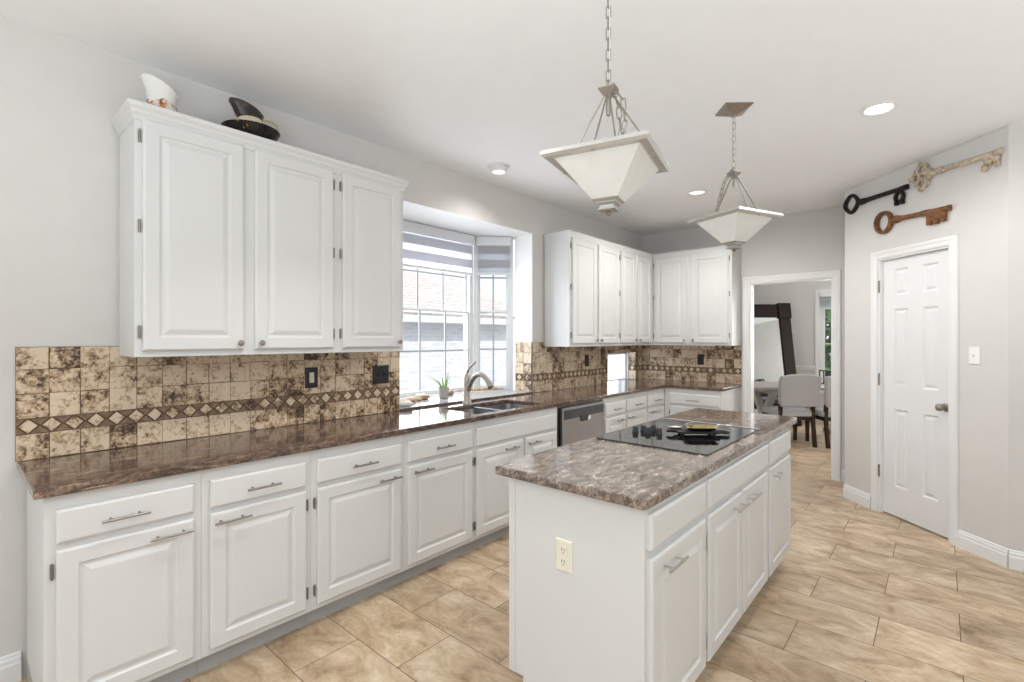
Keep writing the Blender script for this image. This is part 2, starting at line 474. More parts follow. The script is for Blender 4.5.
# ------------------------------------------------------------------ mesh building
class MB:
    def __init__(s):
        s.v, s.f, s.t = [], [], []
    def add(s, vs, fs, tint=None):
        n = len(s.v)
        s.v += [tuple(p) for p in vs]
        for f in fs:
            s.f.append([n + i for i in f])
            s.t.append(tint)
        return s
    def box(s, x0, x1, y0, y1, z0, z1, tint=None):
        v = [(x0, y0, z0), (x1, y0, z0), (x1, y1, z0), (x0, y1, z0), (x0, y0, z1), (x1, y0, z1), (x1, y1, z1), (x0, y1, z1)]
        return s.add(v, [(3, 2, 1, 0), (4, 5, 6, 7), (0, 1, 5, 4), (1, 2, 6, 5), (2, 3, 7, 6), (3, 0, 4, 7)], tint)
    def loft(s, rings, cap0=True, cap1=True, closed=False):
        n = len(rings[0])
        vs = [p for r in rings for p in r]
        fs = []
        m = len(rings)
        for i in range(m if closed else m - 1):
            for j in range(n):
                a, b = i * n + j, i * n + (j + 1) % n
                c, d = ((i + 1) % m) * n + (j + 1) % n, ((i + 1) % m) * n + j
                fs.append((a, b, c, d))
        if not closed:
            if cap0:
                fs.append(tuple(range(n - 1, -1, -1)))
            if cap1:
                fs.append(tuple((m - 1) * n + j for j in range(n)))
        return s.add(vs, fs)
    def prism(s, out, z0, z1):
        return s.loft([[(x, y, z0) for x, y in out], [(x, y, z1) for x, y in out]])
    def lathe(s, prof, n=28, c=(0, 0, 0), cap0=True, cap1=True):
        rings = [[(c[0] + r * math.cos(2 * PI * k / n), c[1] + r * math.sin(2 * PI * k / n), c[2] + z) for k in range(n)] for r, z in prof]
        return s.loft(rings, cap0, cap1)
    def tube(s, path, r, n=10, closed=False, flat=1.0):
        P = [Vector(p) for p in path]
        m = len(P)
        rr = r if isinstance(r, (list, tuple)) else [r] * m
        rings = []
        up = None
        for i in range(m):
            if closed:
                t = (P[(i + 1) % m] - P[i - 1]).normalized()
            else:
                t = (P[min(i + 1, m - 1)] - P[max(i - 1, 0)]).normalized()
            if up is None:
                up = Vector((0, 0, 1)) if abs(t.z) < 0.9 else Vector((1, 0, 0))
            a = t.cross(up).normalized()
            up = a.cross(t).normalized()
            rings.append([P[i] + a * (rr[i] * math.cos(2 * PI * k / n)) + up * (rr[i] * flat * math.sin(2 * PI * k / n)) for k in range(n)])
        return s.loft(rings, closed=closed)
    def build(s, name, mat, parent=None, bevel=0.0, smooth=False, seg=2, loc=None, kind=None, angle=35):
        me = bpy.data.meshes.new(name)
        me.from_pydata(s.v, [], s.f)
        me.materials.append(M[mat] if isinstance(mat, str) else mat)
        if any(t is not None for t in s.t):
            at = me.color_attributes.new('tint', 'FLOAT_COLOR', 'CORNER')
            for poly, t in zip(me.polygons, s.t):
                for li in poly.loop_indices:
                    at.data[li].color = (*(t or (0.5, 0.5, 0.5)), 1)
        bm = bmesh.new()
        bm.from_mesh(me)
        bmesh.ops.recalc_face_normals(bm, faces=bm.faces)
        bm.to_mesh(me)
        bm.free()
        if smooth:
            me.polygons.foreach_set('use_smooth', [True] * len(me.polygons))
            try:
                me.set_sharp_from_angle(angle=R(angle))
            except Exception:
                pass
        o = bpy.data.objects.new(name, me)
        COL.objects.link(o)
        if parent is not None:
            o.parent = parent
        if loc:
            o.location = loc
        if bevel:
            b = o.modifiers.new('edge', 'BEVEL')
            b.width = bevel
            b.segments = seg
            b.limit_method = 'ANGLE'
            b.angle_limit = R(40)
            b.harden_normals = False
        if kind:
            o['kind'] = kind
        return o

def box(*a):
    return MB().box(*a)

def tag(o, label, cat, group=None):
    o['label'] = label
    o['category'] = cat
    if group:
        o['group'] = group
    return o

def thing(name, label, cat, loc=(0, 0, 0), rz=0.0, group=None):
    o = bpy.data.objects.new(name, None)
    o.empty_display_size = 0.1
    COL.objects.link(o)
    o.location = loc
    o.rotation_euler = (0, 0, rz)
    return tag(o, label, cat, group)

def struct_empty(name, loc=(0, 0, 0), rz=0.0):
    o = bpy.data.objects.new(name, None)
    o.empty_display_size = 0.1
    COL.objects.link(o)
    o.location = loc
    o.rotation_euler = (0, 0, rz)
    o['kind'] = 'structure'
    return o

def dup(root, loc, rz, label, group=None):
    r = root.copy()
    COL.objects.link(r)
    r.location = loc
    r.rotation_euler = (0, 0, rz)
    r['label'] = label
    if group:
        r['group'] = group
    for ch in list(root.children):
        c = ch.copy()
        COL.objects.link(c)
        c.parent = r
        for g in list(ch.children):
            d = g.copy()
            COL.objects.link(d)
            d.parent = c
    return r

def rrect(x0, x1, y0, y1, r, n=5):
    out = []
    for cx, cy, a0 in ((x1 - r, y1 - r, 0), (x0 + r, y1 - r, 90), (x0 + r, y0 + r, 180), (x1 - r, y0 + r, 270)):
        for k in range(n + 1):
            a = R(a0 + 90 * k / n)
            out.append((cx + r * math.cos(a), cy + r * math.sin(a)))
    return out

def cells(xs, ys, inside, z0, z1):
    """a slab made of the cells of a grid for which inside(x, y) holds, with outer walls only"""
    m = MB()
    vid = {}
    def V(x, y, z):
        k = (round(x, 5), round(y, 5), round(z, 5))
        if k not in vid:
            vid[k] = len(m.v)
            m.v.append(k)
        return vid[k]
    nx, ny = len(xs) - 1, len(ys) - 1
    ins = [[inside((xs[i] + xs[i + 1]) / 2, (ys[j] + ys[j + 1]) / 2) for j in range(ny)] for i in range(nx)]
    def IN(i, j):
        return 0 <= i < nx and 0 <= j < ny and ins[i][j]
    for i in range(nx):
        for j in range(ny):
            if not ins[i][j]:
                continue
            a, b, c, d = xs[i], xs[i + 1], ys[j], ys[j + 1]
            fs = [[V(a, c, z1), V(b, c, z1), V(b, d, z1), V(a, d, z1)], [V(a, d, z0), V(b, d, z0), V(b, c, z0), V(a, c, z0)]]
            if not IN(i - 1, j): fs.append([V(a, d, z0), V(a, c, z0), V(a, c, z1), V(a, d, z1)])
            if not IN(i + 1, j): fs.append([V(b, c, z0), V(b, d, z0), V(b, d, z1), V(b, c, z1)])
            if not IN(i, j - 1): fs.append([V(a, c, z0), V(b, c, z0), V(b, c, z1), V(a, c, z1)])
            if not IN(i, j + 1): fs.append([V(b, d, z0), V(a, d, z0), V(a, d, z1), V(b, d, z1)])
            for f in fs:
                m.f.append(f)
                m.t.append(None)
    return m

# ================================================================== SETTING
ZC = 2.757
YB = 5.88          # back wall
BAY0, BAY1, BAYZ = 2.11, 3.626, 2.421
NW0, NW1, NWZ = 5.006, 5.724, 1.258     # little window by the corner
S = 'structure'

box(-0.12, 6.0, -3.0, 5.98, -0.1, 0.0).build('floor', 'floor', kind=S)
box(-0.12, 6.0, 5.98, 10.0, -0.1, 0.0).build('floor_dining', 'floor_dining', kind=S)
box(-0.12, 6.12, -3.12, 6.0, ZC, ZC + 0.12).build('ceiling', 'ceiling', kind=S)

# left wall (a plane of cells in y,z turned upright): openings for the bay and the little window, one added for fill light
def wall_yz(name, x0, x1, ys, zs, inside):
    m = cells(ys, zs, inside, 0, 1)
    m.v = [(x0 + (x1 - x0) * p[2], p[0], p[1]) for p in m.v]
    return m.build(name, 'wall', kind=S)
def wall_xz(name, y0, y1, xs, zs, inside, mat='wall'):
    m = cells(xs, zs, inside, 0, 1)
    m.v = [(p[0], y0 + (y1 - y0) * p[2], p[1]) for p in m.v]
    return m.build(name, mat, kind=S)

wall_yz('wall_left', -0.12, 0.0, [-3.0, -2.4, -0.8, BAY0, BAY1, NW0, NW1, YB + 0.12], [0, 0.85, 0.88, NWZ, 2.15, BAYZ, ZC],
        lambda y, z: not (-2.4 < y < -0.8 and 0.85 < z < 2.15) and not (BAY0 < y < BAY1 and 0.88 < z < BAYZ) and not (NW0 < y < NW1 and 0.88 < z < NWZ))
DX0, DX1, DZ = 1.30, 2.085, 2.045
wall_xz('wall_back', YB, YB + 0.12, [0, DX0, DX1, 2.42], [0, DZ, ZC], lambda x, z: not (DX0 < x < DX1 and z < DZ))

# pantry block: diagonal wall with a door, a return behind it and a wall running on to the side
PW = (2.255, 5.31, 0)
PL = 1.376
D0, D1, PDZ = 0.375, 0.995, 2.082
pw = cells([0, D0, D1, PL], [0, PDZ, ZC], lambda t, z: not (D0 < t < D1 and z < PDZ), 0, 1)
pw.v = [(p[0], 0.11 * p[2], p[1]) for p in pw.v]
o = pw.build('wall_pantry', 'wall', kind=S, bevel=0.006)
o.location = PW
o.rotation_euler = (0, 0, R(-45))
PE = (PW[0] + PL * math.cos(R(45)), PW[1] - PL * math.sin(R(45)))
box(2.257, 2.367, 5.43, YB, 0, ZC).build('wall_pantry_return', 'wall', kind=S)
box(PE[0], 6.0, PE[1], PE[1] + 0.11, 0, ZC).build('wall_right_return', 'wall', kind=S)
# the rest of the room behind the camera; its openings are added for light
wall_yz('wall_right', 6.0, 6.12, [-3.0, -0.8, 2.0, PE[1] + 0.11], [0, 0.5, 2.35, ZC], lambda y, z: not (-0.8 < y < 2.0 and 0.5 < z < 2.35))
wall_xz('wall_rear', -3.12, -3.0, [-0.12, 0.8, 4.6, 6.12], [0, 0.4, 2.45, ZC], lambda x, z: not (0.8 < x < 4.6 and 0.4 < z < 2.45))

# bay: cheeks, head, sill block
bay = MB()
bay.box(-0.215, -0.12, BAY1, BAY1 + 0.12, 0.80, BAYZ)
bay.box(-0.215, -0.12, BAY0 - 0.12, BAY0, 0.80, BAYZ)
bay.box(-0.64, -0.12, BAY0 - 0.12, BAY1 + 0.12, BAYZ, BAYZ + 0.14)
bay.box(-0.60, -0.12, BAY0 - 0.12, BAY1 + 0.12, 0.70, 0.88)
bay.build('wall_bay', 'baywhite', kind=S)
# plain white lining of the opening between wall face and bay
lin = MB()
lin.box(-0.2, 0.001, BAY1 - 0.004, BAY1, 0.914, BAYZ)
lin.box(-0.2, 0.001, BAY0, BAY0 + 0.004, 0.914, BAYZ)
lin.box(-0.5, 0.001, BAY0 + 0.004, BAY1 - 0.004, BAYZ - 0.004, BAYZ)
lin.build('trim_1', 'baywhite', kind=S)

# baseboards
def baseboard(name, L, loc, rz):
    m = MB()
    prof = [(0, 0), (-0.016, 0), (-0.016, 0.075), (-0.012, 0.083), (-0.012, 0.098), (-0.007, 0.106), (-0.007, 0.114), (0, 0.120)]
    m.loft([[(x, y, z) for y, z in prof] for x in (0, L)])
    o = m.build(name, 'trim', kind=S)
    o.location = loc
    o.rotation_euler = (0, 0, rz)
baseboard('baseboard_left', 3.2, (0, -3.0, 0), R(90))
baseboard('baseboard_pantry', 0.305, PW, R(-45))
a45 = math.sqrt(0.5)
baseboard('baseboard_pantry_end', PL - 1.052, (PW[0] + 1.052 * a45, PW[1] - 1.052 * a45, 0), R(-45))
baseboard('baseboard_right', 2.7, (PE[0], PE[1], 0), 0)
baseboard('baseboard_back', 0.09, (2.16, YB, 0), 0)

# casings
def casing(name, x0, x1, z, w, parent=None, y=0.0, t=0.018, loc=None, rz=0.0, depth=0.0):
    """door casing round the opening x0..x1, height z, on the wall face y=0 (outward -y), with a jamb lining"""
    m = MB()
    for (i, o_, th) in ((0.0, w * 0.6, t), (w * 0.6, w, t * 0.65)):
        pass
    prof = [(0, 0), (0, -t * 0.6), (w * 0.12, -t * 0.72), (w * 0.55, -t * 0.8), (w * 0.62, -t), (w * 0.92, -t), (w, -t * 0.75), (w, 0)]
    rings = []
    for (bx, bz, dx, dz) in ((x0, 0, -1, 0), (x0, z, -1, 1), (x1, z, 1, 1), (x1, 0, 1, 0)):
        rings.append([(bx + dx * d, y + h, bz + dz * d) for d, h in prof])
    m.loft(rings)
    if depth:
        m.box(x0, x0 + 0.014, y, y + depth, 0, z)
        m.box(x1 - 0.014, x1, y, y + depth, 0, z)
        m.box(x0 + 0.014, x1 - 0.014, y, y + depth, z - 0.014, z)
    o = m.build(name, 'trim', parent, kind=None if parent else S)
    if loc:
        o.location = loc
        o.rotation_euler = (0, 0, rz)
    return o
c = casing('trim_2', DX0, DX1, DZ, 0.07, loc=(0, YB, 0), depth=0.12)
for z in (0.35, 1.12, 1.86):
    MB().box(DX0 + 0.0141, DX0 + 0.0165, 0.035, 0.075, z, z + 0.09).build('hinge', 'bronze', c)

# raised panel fronts: width along x, up along z, outward along -y
def panel_front(m, x0, x1, z0, z1, y, t=0.02, rails=0.058, flat=False):
    def ring(i, d):
        return [(x0 + i, y - d, z0 + i), (x1 - i, y - d, z0 + i), (x1 - i, y - d, z1 - i), (x0 + i, y - d, z1 - i)]
    rr = [ring(0, 0), ring(0, t - 0.007), ring(0.003, t - 0.003), ring(0.009, t)]
    if not flat:
        rr += [ring(rails, t), ring(rails + 0.006, t - 0.0075), ring(rails + 0.014, t - 0.0085), ring(rails + 0.034, t - 0.001), ring(rails + 0.038, t)]
    return m.loft(rr)

def bar_handle(parent, cx, z, y, L=0.145, mat='nickel'):
    m = MB()
    n = 10
    yb = y - 0.034
    m.tube([(cx - L / 2, yb, z), (cx + L / 2, yb, z)], 0.0052, 12)
    for s in (-1, 1):
        m.tube([(cx + s * L * 0.3, y, z), (cx + s * L * 0.3, yb, z)], 0.0042, 8)
    return m.build('handle', mat, parent, smooth=True)

def round_knob(parent, x, z, y):
    m = MB()
    prof = [(0.006, 0), (0.005, 0.012), (0.013, 0.018), (0.0145, 0.024), (0.011, 0.029), (0.004, 0.031)]
    n = 16
    m.loft([[(x + r * math.cos(2 * PI * k / n), y - d, z + r * math.sin(2 * PI * k / n)) for k in range(n)] for r, d in prof])
    return m.build('knob', 'pewter', parent, smooth=True)

def hinge(parent, x, z, y, h=0.048):
    m = MB()
    m.box(x - 0.0055, x + 0.0055, y - 0.0035, y - 0.0005, z - h / 2, z + h / 2)
    m.tube([(x, y - 0.006, z - h / 2 - 0.004), (x, y - 0.006, z + h / 2 + 0.004)], 0.004, 8)
    return m.build('hinge', 'bronze', parent, smooth=True)

def base_cabinet(name, label, loc, rz, W, doors, drawers, depth=0.555, end=False, hollow=False, cat='cabinet', toe=True, gap=0.0006):
    """doors: (x0, x1, hinge side, handle x or None); drawers: (x0, x1, has handle)"""
    t = thing(name, label, cat, loc, rz, 'white base cabinets')
    m = MB()
    zt = 0.881
    if hollow:
        m.box(gap, 0.018, 0.02, depth, 0.088, zt)
        m.box(W - 0.018, W - gap, 0.02, depth, 0.088, zt)
        m.box(0.018, W - 0.018, 0.02, depth, 0.088, 0.106)
        m.box(gap, W - gap, 0, 0.0199, 0.088, zt)
        m.box(0.018, W - 0.018, depth - 0.01, depth, 0.106, 0.65)
    else:
        m.box(gap, W - gap, 0, depth, 0.088, zt)
    m.build('carcass', 'cab', t)
    m = MB()
    m.box(gap if not end else 0.0, W - gap, 0.052, depth, 0, 0.0875)
    m.build('toe_kick', 'toe', t)
    for (x0, x1, hs, hx) in doors:
        d = panel_front(MB(), x0, x1, 0.113, 0.688, 0).build('door', 'cab', t)
        if hx is not None:
            bar_handle(d, hx, 0.651, -0.02)
        if hs:
            xx = x0 - 0.010 if hs == 'l' else x1 + 0.010
            for z in (0.615, 0.185):
                hinge(d, xx, z, 0.0)
    for (x0, x1, hh) in drawers:
        d = panel_front(MB(), x0, x1, 0.711, 0.829, 0, flat=True).build('drawer', 'cab', t)
        if hh:
            bar_handle(d, hh if hh is not True else (x0 + x1) / 2, 0.764, -0.02)
    return t

XF = 0.575
def left_base(label, y0, y1, doors, drawers, **k):
    return base_cabinet('base_cabinet', label, (XF, y0, 0), R(90), y1 - y0,
                        [(a - y0, b - y0, h, (c - y0) if c else None) for a, b, h, c in doors], [(a - y0, b - y0, h - y0 if isinstance(h, float) else h) for a, b, h in drawers], **k)

left_base('white base cabinet at the open end of the window-wall run, beside bare wall', 0.215, 0.695, [(0.246, 0.666, 'l', 0.582)], [(0.246, 0.666, 0.437)])
left_base('white base cabinet second from the open end, door pull at its near corner', 0.695, 1.170, [(0.725, 1.142, 'r', 0.805)], [(0.725, 1.142, True)])
left_base('white base cabinet third from the open end, wider, under the black double switch', 1.170, 1.723, [(1.198, 1.698, 'l', 1.605)], [(1.198, 1.698, True)])
left_base('white base cabinet next to the sink cabinet, under the aloe plant', 1.723, 2.285, [(1.749, 2.264, 'r', 1.838)], [(1.749, 2.264, True)])
left_base('white double-door sink cabinet with a long plain front under the sink', 2.285, 3.228, [(2.305, 2.785, 'l', 2.630), (2.815, 3.205, 'r', 2.885)], [(2.305, 3.205, False)], hollow=True)
left_base('white base cabinet just past the dishwasher', 3.945, 4.360, [(3.965, 4.345, None, 4.215)], [(3.965, 4.345, True)])
left_base('white base cabinet second past the dishwasher, under the little window', 4.360, 4.820, [(4.375, 4.805, None, 4.425)], [(4.375, 4.805, True)])
left_base('white base cabinet in the inner corner of the counter run', 4.820, 5.270, [(4.835, 5.235, None, 4.895)], [(4.835, 5.235, True)])
base_cabinet('base_cabinet', 'white base cabinet on the back wall beside the dining room doorway', (0.5765, 5.275, 0), 0, 0.615,
             [(0.068, 0.598, 'l', 0.51)], [(0.068, 0.598, True)], depth=0.594)

# dishwasher
dw = thing('dishwasher', 'stainless steel dishwasher under the counter beyond the sink', 'dishwasher', (XF, 3.230, 0), R(90))
box(0.002, 0.710, 0.012, 0.55, 0.02, 0.878).build('tub', 'black', dw)
box(0.05, 0.704, -0.018, 0.0115, 0.12, 0.858).build('door', 'stainless', dw, bevel=0.004)
cp = MB()
cp.box(0.075, 0.690, -0.021, -0.0181, 0.762, 0.838)
cp.build('control_panel', 'dwtrim', dw)
hp = MB()
hp.loft([[(x, -0.0215 - d, z) for x, z in ((0.30 - e, 0.778), (0.44 + e, 0.778), (0.42 + e, 0.722), (0.32 - e, 0.722))] for d, e in ((-0.0032, 0), (0.004, -0.004))])
hp.build('pocket_handle', 'black', dw)
box(0.395, 0.470, -0.022, -0.0182, 0.725, 0.758).build('badge', 'whiteplastic', dw)
box(0.03, 0.69, 0.05, 0.5, 0.0, 0.0195).build('foot_rail', 'black', dw)

# wall cabinets
def wall_cabinet(label, loc, rz, W, depth, z0, z1, doors, crown=0.0, crown_ends=(1, 1), filler=None):
    t = thing('wall_cabinet', label, 'cabinet', loc, rz, 'white wall cabinets')
    m = MB()
    m.box(0, W, 0, depth, z0, z1 - (0.045 if crown else 0.0))
    m.build('carcass', 'cab', t, bevel=0.002, seg=1)
    m = MB()
    if crown:
        prof = [(0, 0), (0.006, 0.003), (0.008, 0.022), (0.015, 0.032), (0.017, 0.044), (0.026, 0.056), (0.028, 0.066), (0.028, 0.075)]
        rings = []
        for o_, z in prof:
            o_ = o_ * crown / 0.028
            l, r_ = o_ * crown_ends[0], o_ * crown_ends[1]
            rings.append([(-l, -o_, z1 - 0.075 + z), (W + r_, -o_, z1 - 0.075 + z), (W + r_, depth, z1 - 0.075 + z), (-l, depth, z1 - 0.075 + z)])
        # hollow tray on top: inner rim stepping down
        rings.append([(0.0, 0.0, z1), (W, 0.0, z1), (W, depth, z1), (0.0, depth, z1)])
        rings.append([(0.004, 0.004, z1 - 0.035), (W - 0.004, 0.004, z1 - 0.035), (W - 0.004, depth - 0.004, z1 - 0.035), (0.004, depth - 0.004, z1 - 0.035)])
        m.loft(rings)
        m.build('crown_molding', 'cab', t)
    for (x0, x1, hs, kx) in doors:
        d = panel_front(MB(), x0, x1, z0 + 0.027, z1 - 0.062, 0).build('door', 'cab', t)
        round_knob(d, kx, z0 + 0.060, -0.02)
        if hs:
            xx = x0 - 0.010 if hs == 'l' else x1 + 0.010
            for z in (z0 + 0.11, (z0 + z1) / 2 + 0.02, z1 - 0.14):
                hinge(d, xx, z, 0.0, 0.05)
    return t
UX = 0.298
wall_cabinet('long white wall cabinet with three doors carrying a jug and a pitcher on top', (UX, 0.525, 0), R(90), 1.402, 0.285, 1.347, 2.445,
             [(0.027, 0.435, 'l', 0.413), (0.488, 0.911, 'r', 0.512), (0.970, 1.373, 'l', 1.352)], crown=0.028)
wall_cabinet('white wall cabinet with four doors between the bay window and the corner', (0.305, 3.797, 0), R(90), 2.06, 0.292, 1.351, 2.437,
             [(0.03, 0.462, 'l', 0.437), (0.498, 0.906, 'r', 0.525), (0.958, 1.293, 'l', 1.268), (1.341, 1.688, 'r', 1.366)], crown=0.006)
wall_cabinet('white wall cabinet with two doors on the back wall beside the doorway', (0.307, 5.545, 0), 0, 0.908, 0.322, 1.351, 2.437,
             [(0.025, 0.421, 'l', 0.395), (0.473, 0.872, 'r', 0.500)], crown=0.006, crown_ends=(0, 1))

# ------------------------------------------------------------------ counters, sink, tap
ct = cells([0.0005, 0.145, 0.525, 0.605, 1.218], [0.187, 2.375, 3.115, 5.252, YB - 0.0005],
           lambda x, y: (x < 0.605 or y > 5.252) and not (0.145 < x < 0.525 and 2.375 < y < 3.115), 0.8815, 0.914)
o = ct.build('countertop', 'granite', bevel=0.006, seg=3, smooth=False)
tag(o, 'long L-shaped brown granite countertop along the window wall and corner', 'countertop')
sl = MB()
sl.prism([(0.004, BAY0 + 0.006), (0.004, BAY1 - 0.006), (-0.205, BAY1 - 0.006), (-0.47, BAY1 - 0.265), (-0.47, BAY0 + 0.265), (-0.205, BAY0 + 0.006)], 0.9145, 0.930)
sill = thing('window_sill', 'polished stone sill of the bay window, window reflection put in its pale colour, a step above the counter', 'window sill', (0, 0, 0))
sl.build('slab', 'sill_sheen', sill, bevel=0.002)
box(0.0042, 0.014, BAY0 + 0.006, BAY1 - 0.006, 0.9145, 0.9275).build('edge_strip', 'granite', sill)
o = box(-0.10, 0.0, NW0 + 0.004, NW1 - 0.012, 0.8815, 0.914).build('ledge', 'granite')
tag(o, 'granite ledge in the little corner window niche', 'ledge')

sk = thing('kitchen_sink', 'double-bowl stainless sink set into the granite under the bay window', 'sink', (0, 0, 0.70))
for (y0, y1, zb) in ((2.367, 2.695, 0.05), (2.735, 3.123, 0.02)):
    m = MB()
    def rg(e, z, r):
        return [(x, y, z) for x, y in rrect(0.137 + e, 0.533 - e, y0 + e, y1 - e, r)]
    m.loft([rg(-0.012, 0.1805, 0.05), rg(0.0, 0.1805, 0.045), rg(0.006, 0.16, 0.045), rg(0.014, zb + 0.02, 0.045), rg(0.035, zb, 0.05)], cap0=False)
    b = m.build('bowl', 'steel', sk, smooth=True)
    MB().lathe([(0.035, 0.001), (0.035, 0.004), (0.02, 0.002), (0.004, 0.002)], 20, (0.33, (y0 + y1) / 2, zb)).build('drain', 'nickel', b, smooth=True)
box(0.147, 0.522, 2.6955, 2.7345, 0.02, 0.195).build('divider', 'steel', sk, bevel=0.008)

fx = (0.100, 2.682)
fa = thing('faucet', 'brushed nickel pull-down faucet with side lever rising behind the sink', 'faucet', (*fx, 0.9142))
MB().lathe([(0.035, 0), (0.035, 0.012), (0.032, 0.02), (0.0275, 0.06), (0.026, 0.11), (0.028, 0.15), (0.030, 0.185), (0.028, 0.215), (0.020, 0.235), (0.010, 0.245)], 24).build('body', 'faucetmetal', fa, smooth=True)
sp = [(0.004, 0, 0.095), (0.022, 0, 0.135), (0.050, 0.0, 0.185), (0.085, 0.0, 0.220), (0.125, 0.0, 0.238), (0.165, 0, 0.236), (0.200, 0, 0.218), (0.222, 0, 0.196)]
MB().tube(sp, [0.019, 0.020, 0.0195, 0.019, 0.019, 0.019, 0.0195, 0.020], 14).build('spout', 'faucetmetal', fa, smooth=True)
MB().tube([(0.219, 0, 0.200), (0.232, 0, 0.186), (0.258, 0, 0.152), (0.262, 0, 0.146)], [0.0205, 0.023, 0.028, 0.023], 16).build('spray_head', 'faucetmetal', fa, smooth=True)
lv = MB().tube([(0, 0, 0.238), (0.006, 0, 0.262), (0.032, 0.0, 0.288), (0.062, 0, 0.310), (0.085, 0, 0.326)], [0.012, 0.010, 0.008, 0.0075, 0.0075], 10)
lv.lathe([(0.002, -0.009), (0.008, -0.005), (0.009, 0.002), (0.006, 0.008), (0.001, 0.010)], 12, (0.089, 0, 0.329))
lv.build('lever', 'pewter', fa, smooth=True)

# ------------------------------------------------------------------ tiled backsplash
def tile_mesh(W, z0, z1, holes=(), n0=0.0, seed=1, phase=0.0):
    """tiles (local x along the wall, z up, outward -y); the returned MBs are (backing, tiles)"""
    rnd = random.Random(seed)
    g, P = 0.0020, 0.1025
    back, tl, ac = MB(), MB(), MB()
    def clip(r):
        rs = [r]
        for h in holes:
            out = []
            for a, b, c_, d in rs:
                if b <= h[0] or a >= h[1] or d <= h[2] or c_ >= h[3]:
                    out.append((a, b, c_, d))
                    continue
                if a < h[0]: out.append((a, h[0], c_, d))
                if b > h[1]: out.append((h[1], b, c_, d))
                aa, bb = max(a, h[0]), min(b, h[1])
                if c_ < h[2]: out.append((aa, bb, c_, h[2]))
                if d > h[3]: out.append((aa, bb, h[3], d))
            rs = out
        return [r for r in rs if r[1] - r[0] > 0.006 and r[3] - r[2] > 0.006]
    for a, b, c_, d in clip((0, W, z0, z1)):
        back.box(a, b, -n0 - 0.006, -n0, c_, d)
    def tile(a, b, c_, d, h=0.0095):
        def jit():
            return rnd.uniform(-0.0012, 0.0012)
        e = 0.0022
        T = (rnd.random() ** 0.8, rnd.random(), rnd.random())
        A, B, C, D = a + g / 2 + jit(), b - g / 2 + jit(), c_ + g / 2 + jit(), d - g / 2 + jit()
        y0, y1, y2 = -n0 - 0.004, -n0 - h + 0.002, -n0 - h
        n = len(tl.v)
        tl.add([(A, y0, C), (B, y0, C), (B, y0, D), (A, y0, D), (A, y1, C), (B, y1, C), (B, y1, D), (A, y1, D),
                (A + e, y2, C + e), (B - e, y2, C + e), (B - e, y2, D - e), (A + e, y2, D - e)],
               [(0, 1, 5, 4), (1, 2, 6, 5), (2, 3, 7, 6), (3, 0, 4, 7), (4, 5, 9, 8), (5, 6, 10, 9), (6, 7, 11, 10), (7, 4, 8, 11), (8, 9, 10, 11)], T)
    rows = [(z0, z0 + 0.110), (z0 + 0.176, z0 + 0.279), (z0 + 0.279, z0 + 0.383), (z0 + 0.383, z1)]
    for a0, b0 in rows:
        x = -phase
        while x < W - 0.004:
            for r in clip((max(x, 0), min(x + P, W), a0, b0)):
                tile(*r)
            x += P
    # diamond band
    zb0, zb1 = z0 + 0.112, z0 + 0.174
    hh = (zb1 - zb0) / 2
    zc = (zb0 + zb1) / 2
    p = 0.0735
    k = int(W / p)
    k = max(k, 1)
    for i in range(k):
        cx = (i + 0.5) * W / k
        def free(x):
            return all(not (h[0] - 0.03 < x < h[1] + 0.03 and h[2] < zc < h[3]) for h in holes)
        if not free(cx):
            continue
        T = (0.35 + 0.65 * rnd.random(), rnd.random(), rnd.random())
        q = hh * 0.97
        y0, y1 = -n0 - 0.004, -n0 - 0.0095
        tl.add([(cx, y0, zc - q), (cx + q, y0, zc), (cx, y0, zc + q), (cx - q, y0, zc), (cx, y1, zc - q * .93), (cx + q * .93, y1, zc), (cx, y1, zc + q * .93), (cx - q * .93, y1, zc)],
               [(0, 1, 5, 4), (1, 2, 6, 5), (2, 3, 7, 6), (3, 0, 4, 7), (4, 5, 6, 7)], T)
        w = W / k
        for s in (1, -1):      # the brown triangles between diamonds
            T = (0.12 + 0.16 * rnd.random(), rnd.random(), rnd.random())
            if i == 0:
                e0 = cx - w / 2 + 0.001
                ac.add([(e0, y0, zc + s * hh * 0.09), (e0 + q * 0.9, y0, zc + s * hh * 0.97), (e0, y0, zc + s * hh * 0.97),
                        (e0, y1 + 0.0012, zc + s * hh * 0.09), (e0 + q * 0.9, y1 + 0.0012, zc + s * hh * 0.97), (e0, y1 + 0.0012, zc + s * hh * 0.97)],
                       [(0, 1, 4, 3), (1, 2, 5, 4), (2, 0, 3, 5), (3, 4, 5)])
            xa = cx + w / 2
            if xa + q > W or not free(xa):
                continue
            q2 = q * 0.93
            ac.add([(xa - q2, y0, zc + s * hh * 0.97), (xa + q2, y0, zc + s * hh * 0.97), (xa, y0, zc + s * hh * 0.09),
                    (xa - q2, y1 + 0.0012, zc + s * hh * 0.97), (xa + q2, y1 + 0.0012, zc + s * hh * 0.97), (xa, y1 + 0.0012, zc + s * hh * 0.09)],
                   [(0, 1, 4, 3), (1, 2, 5, 4), (2, 0, 3, 5), (3, 4, 5)])
    return back, tl, ac

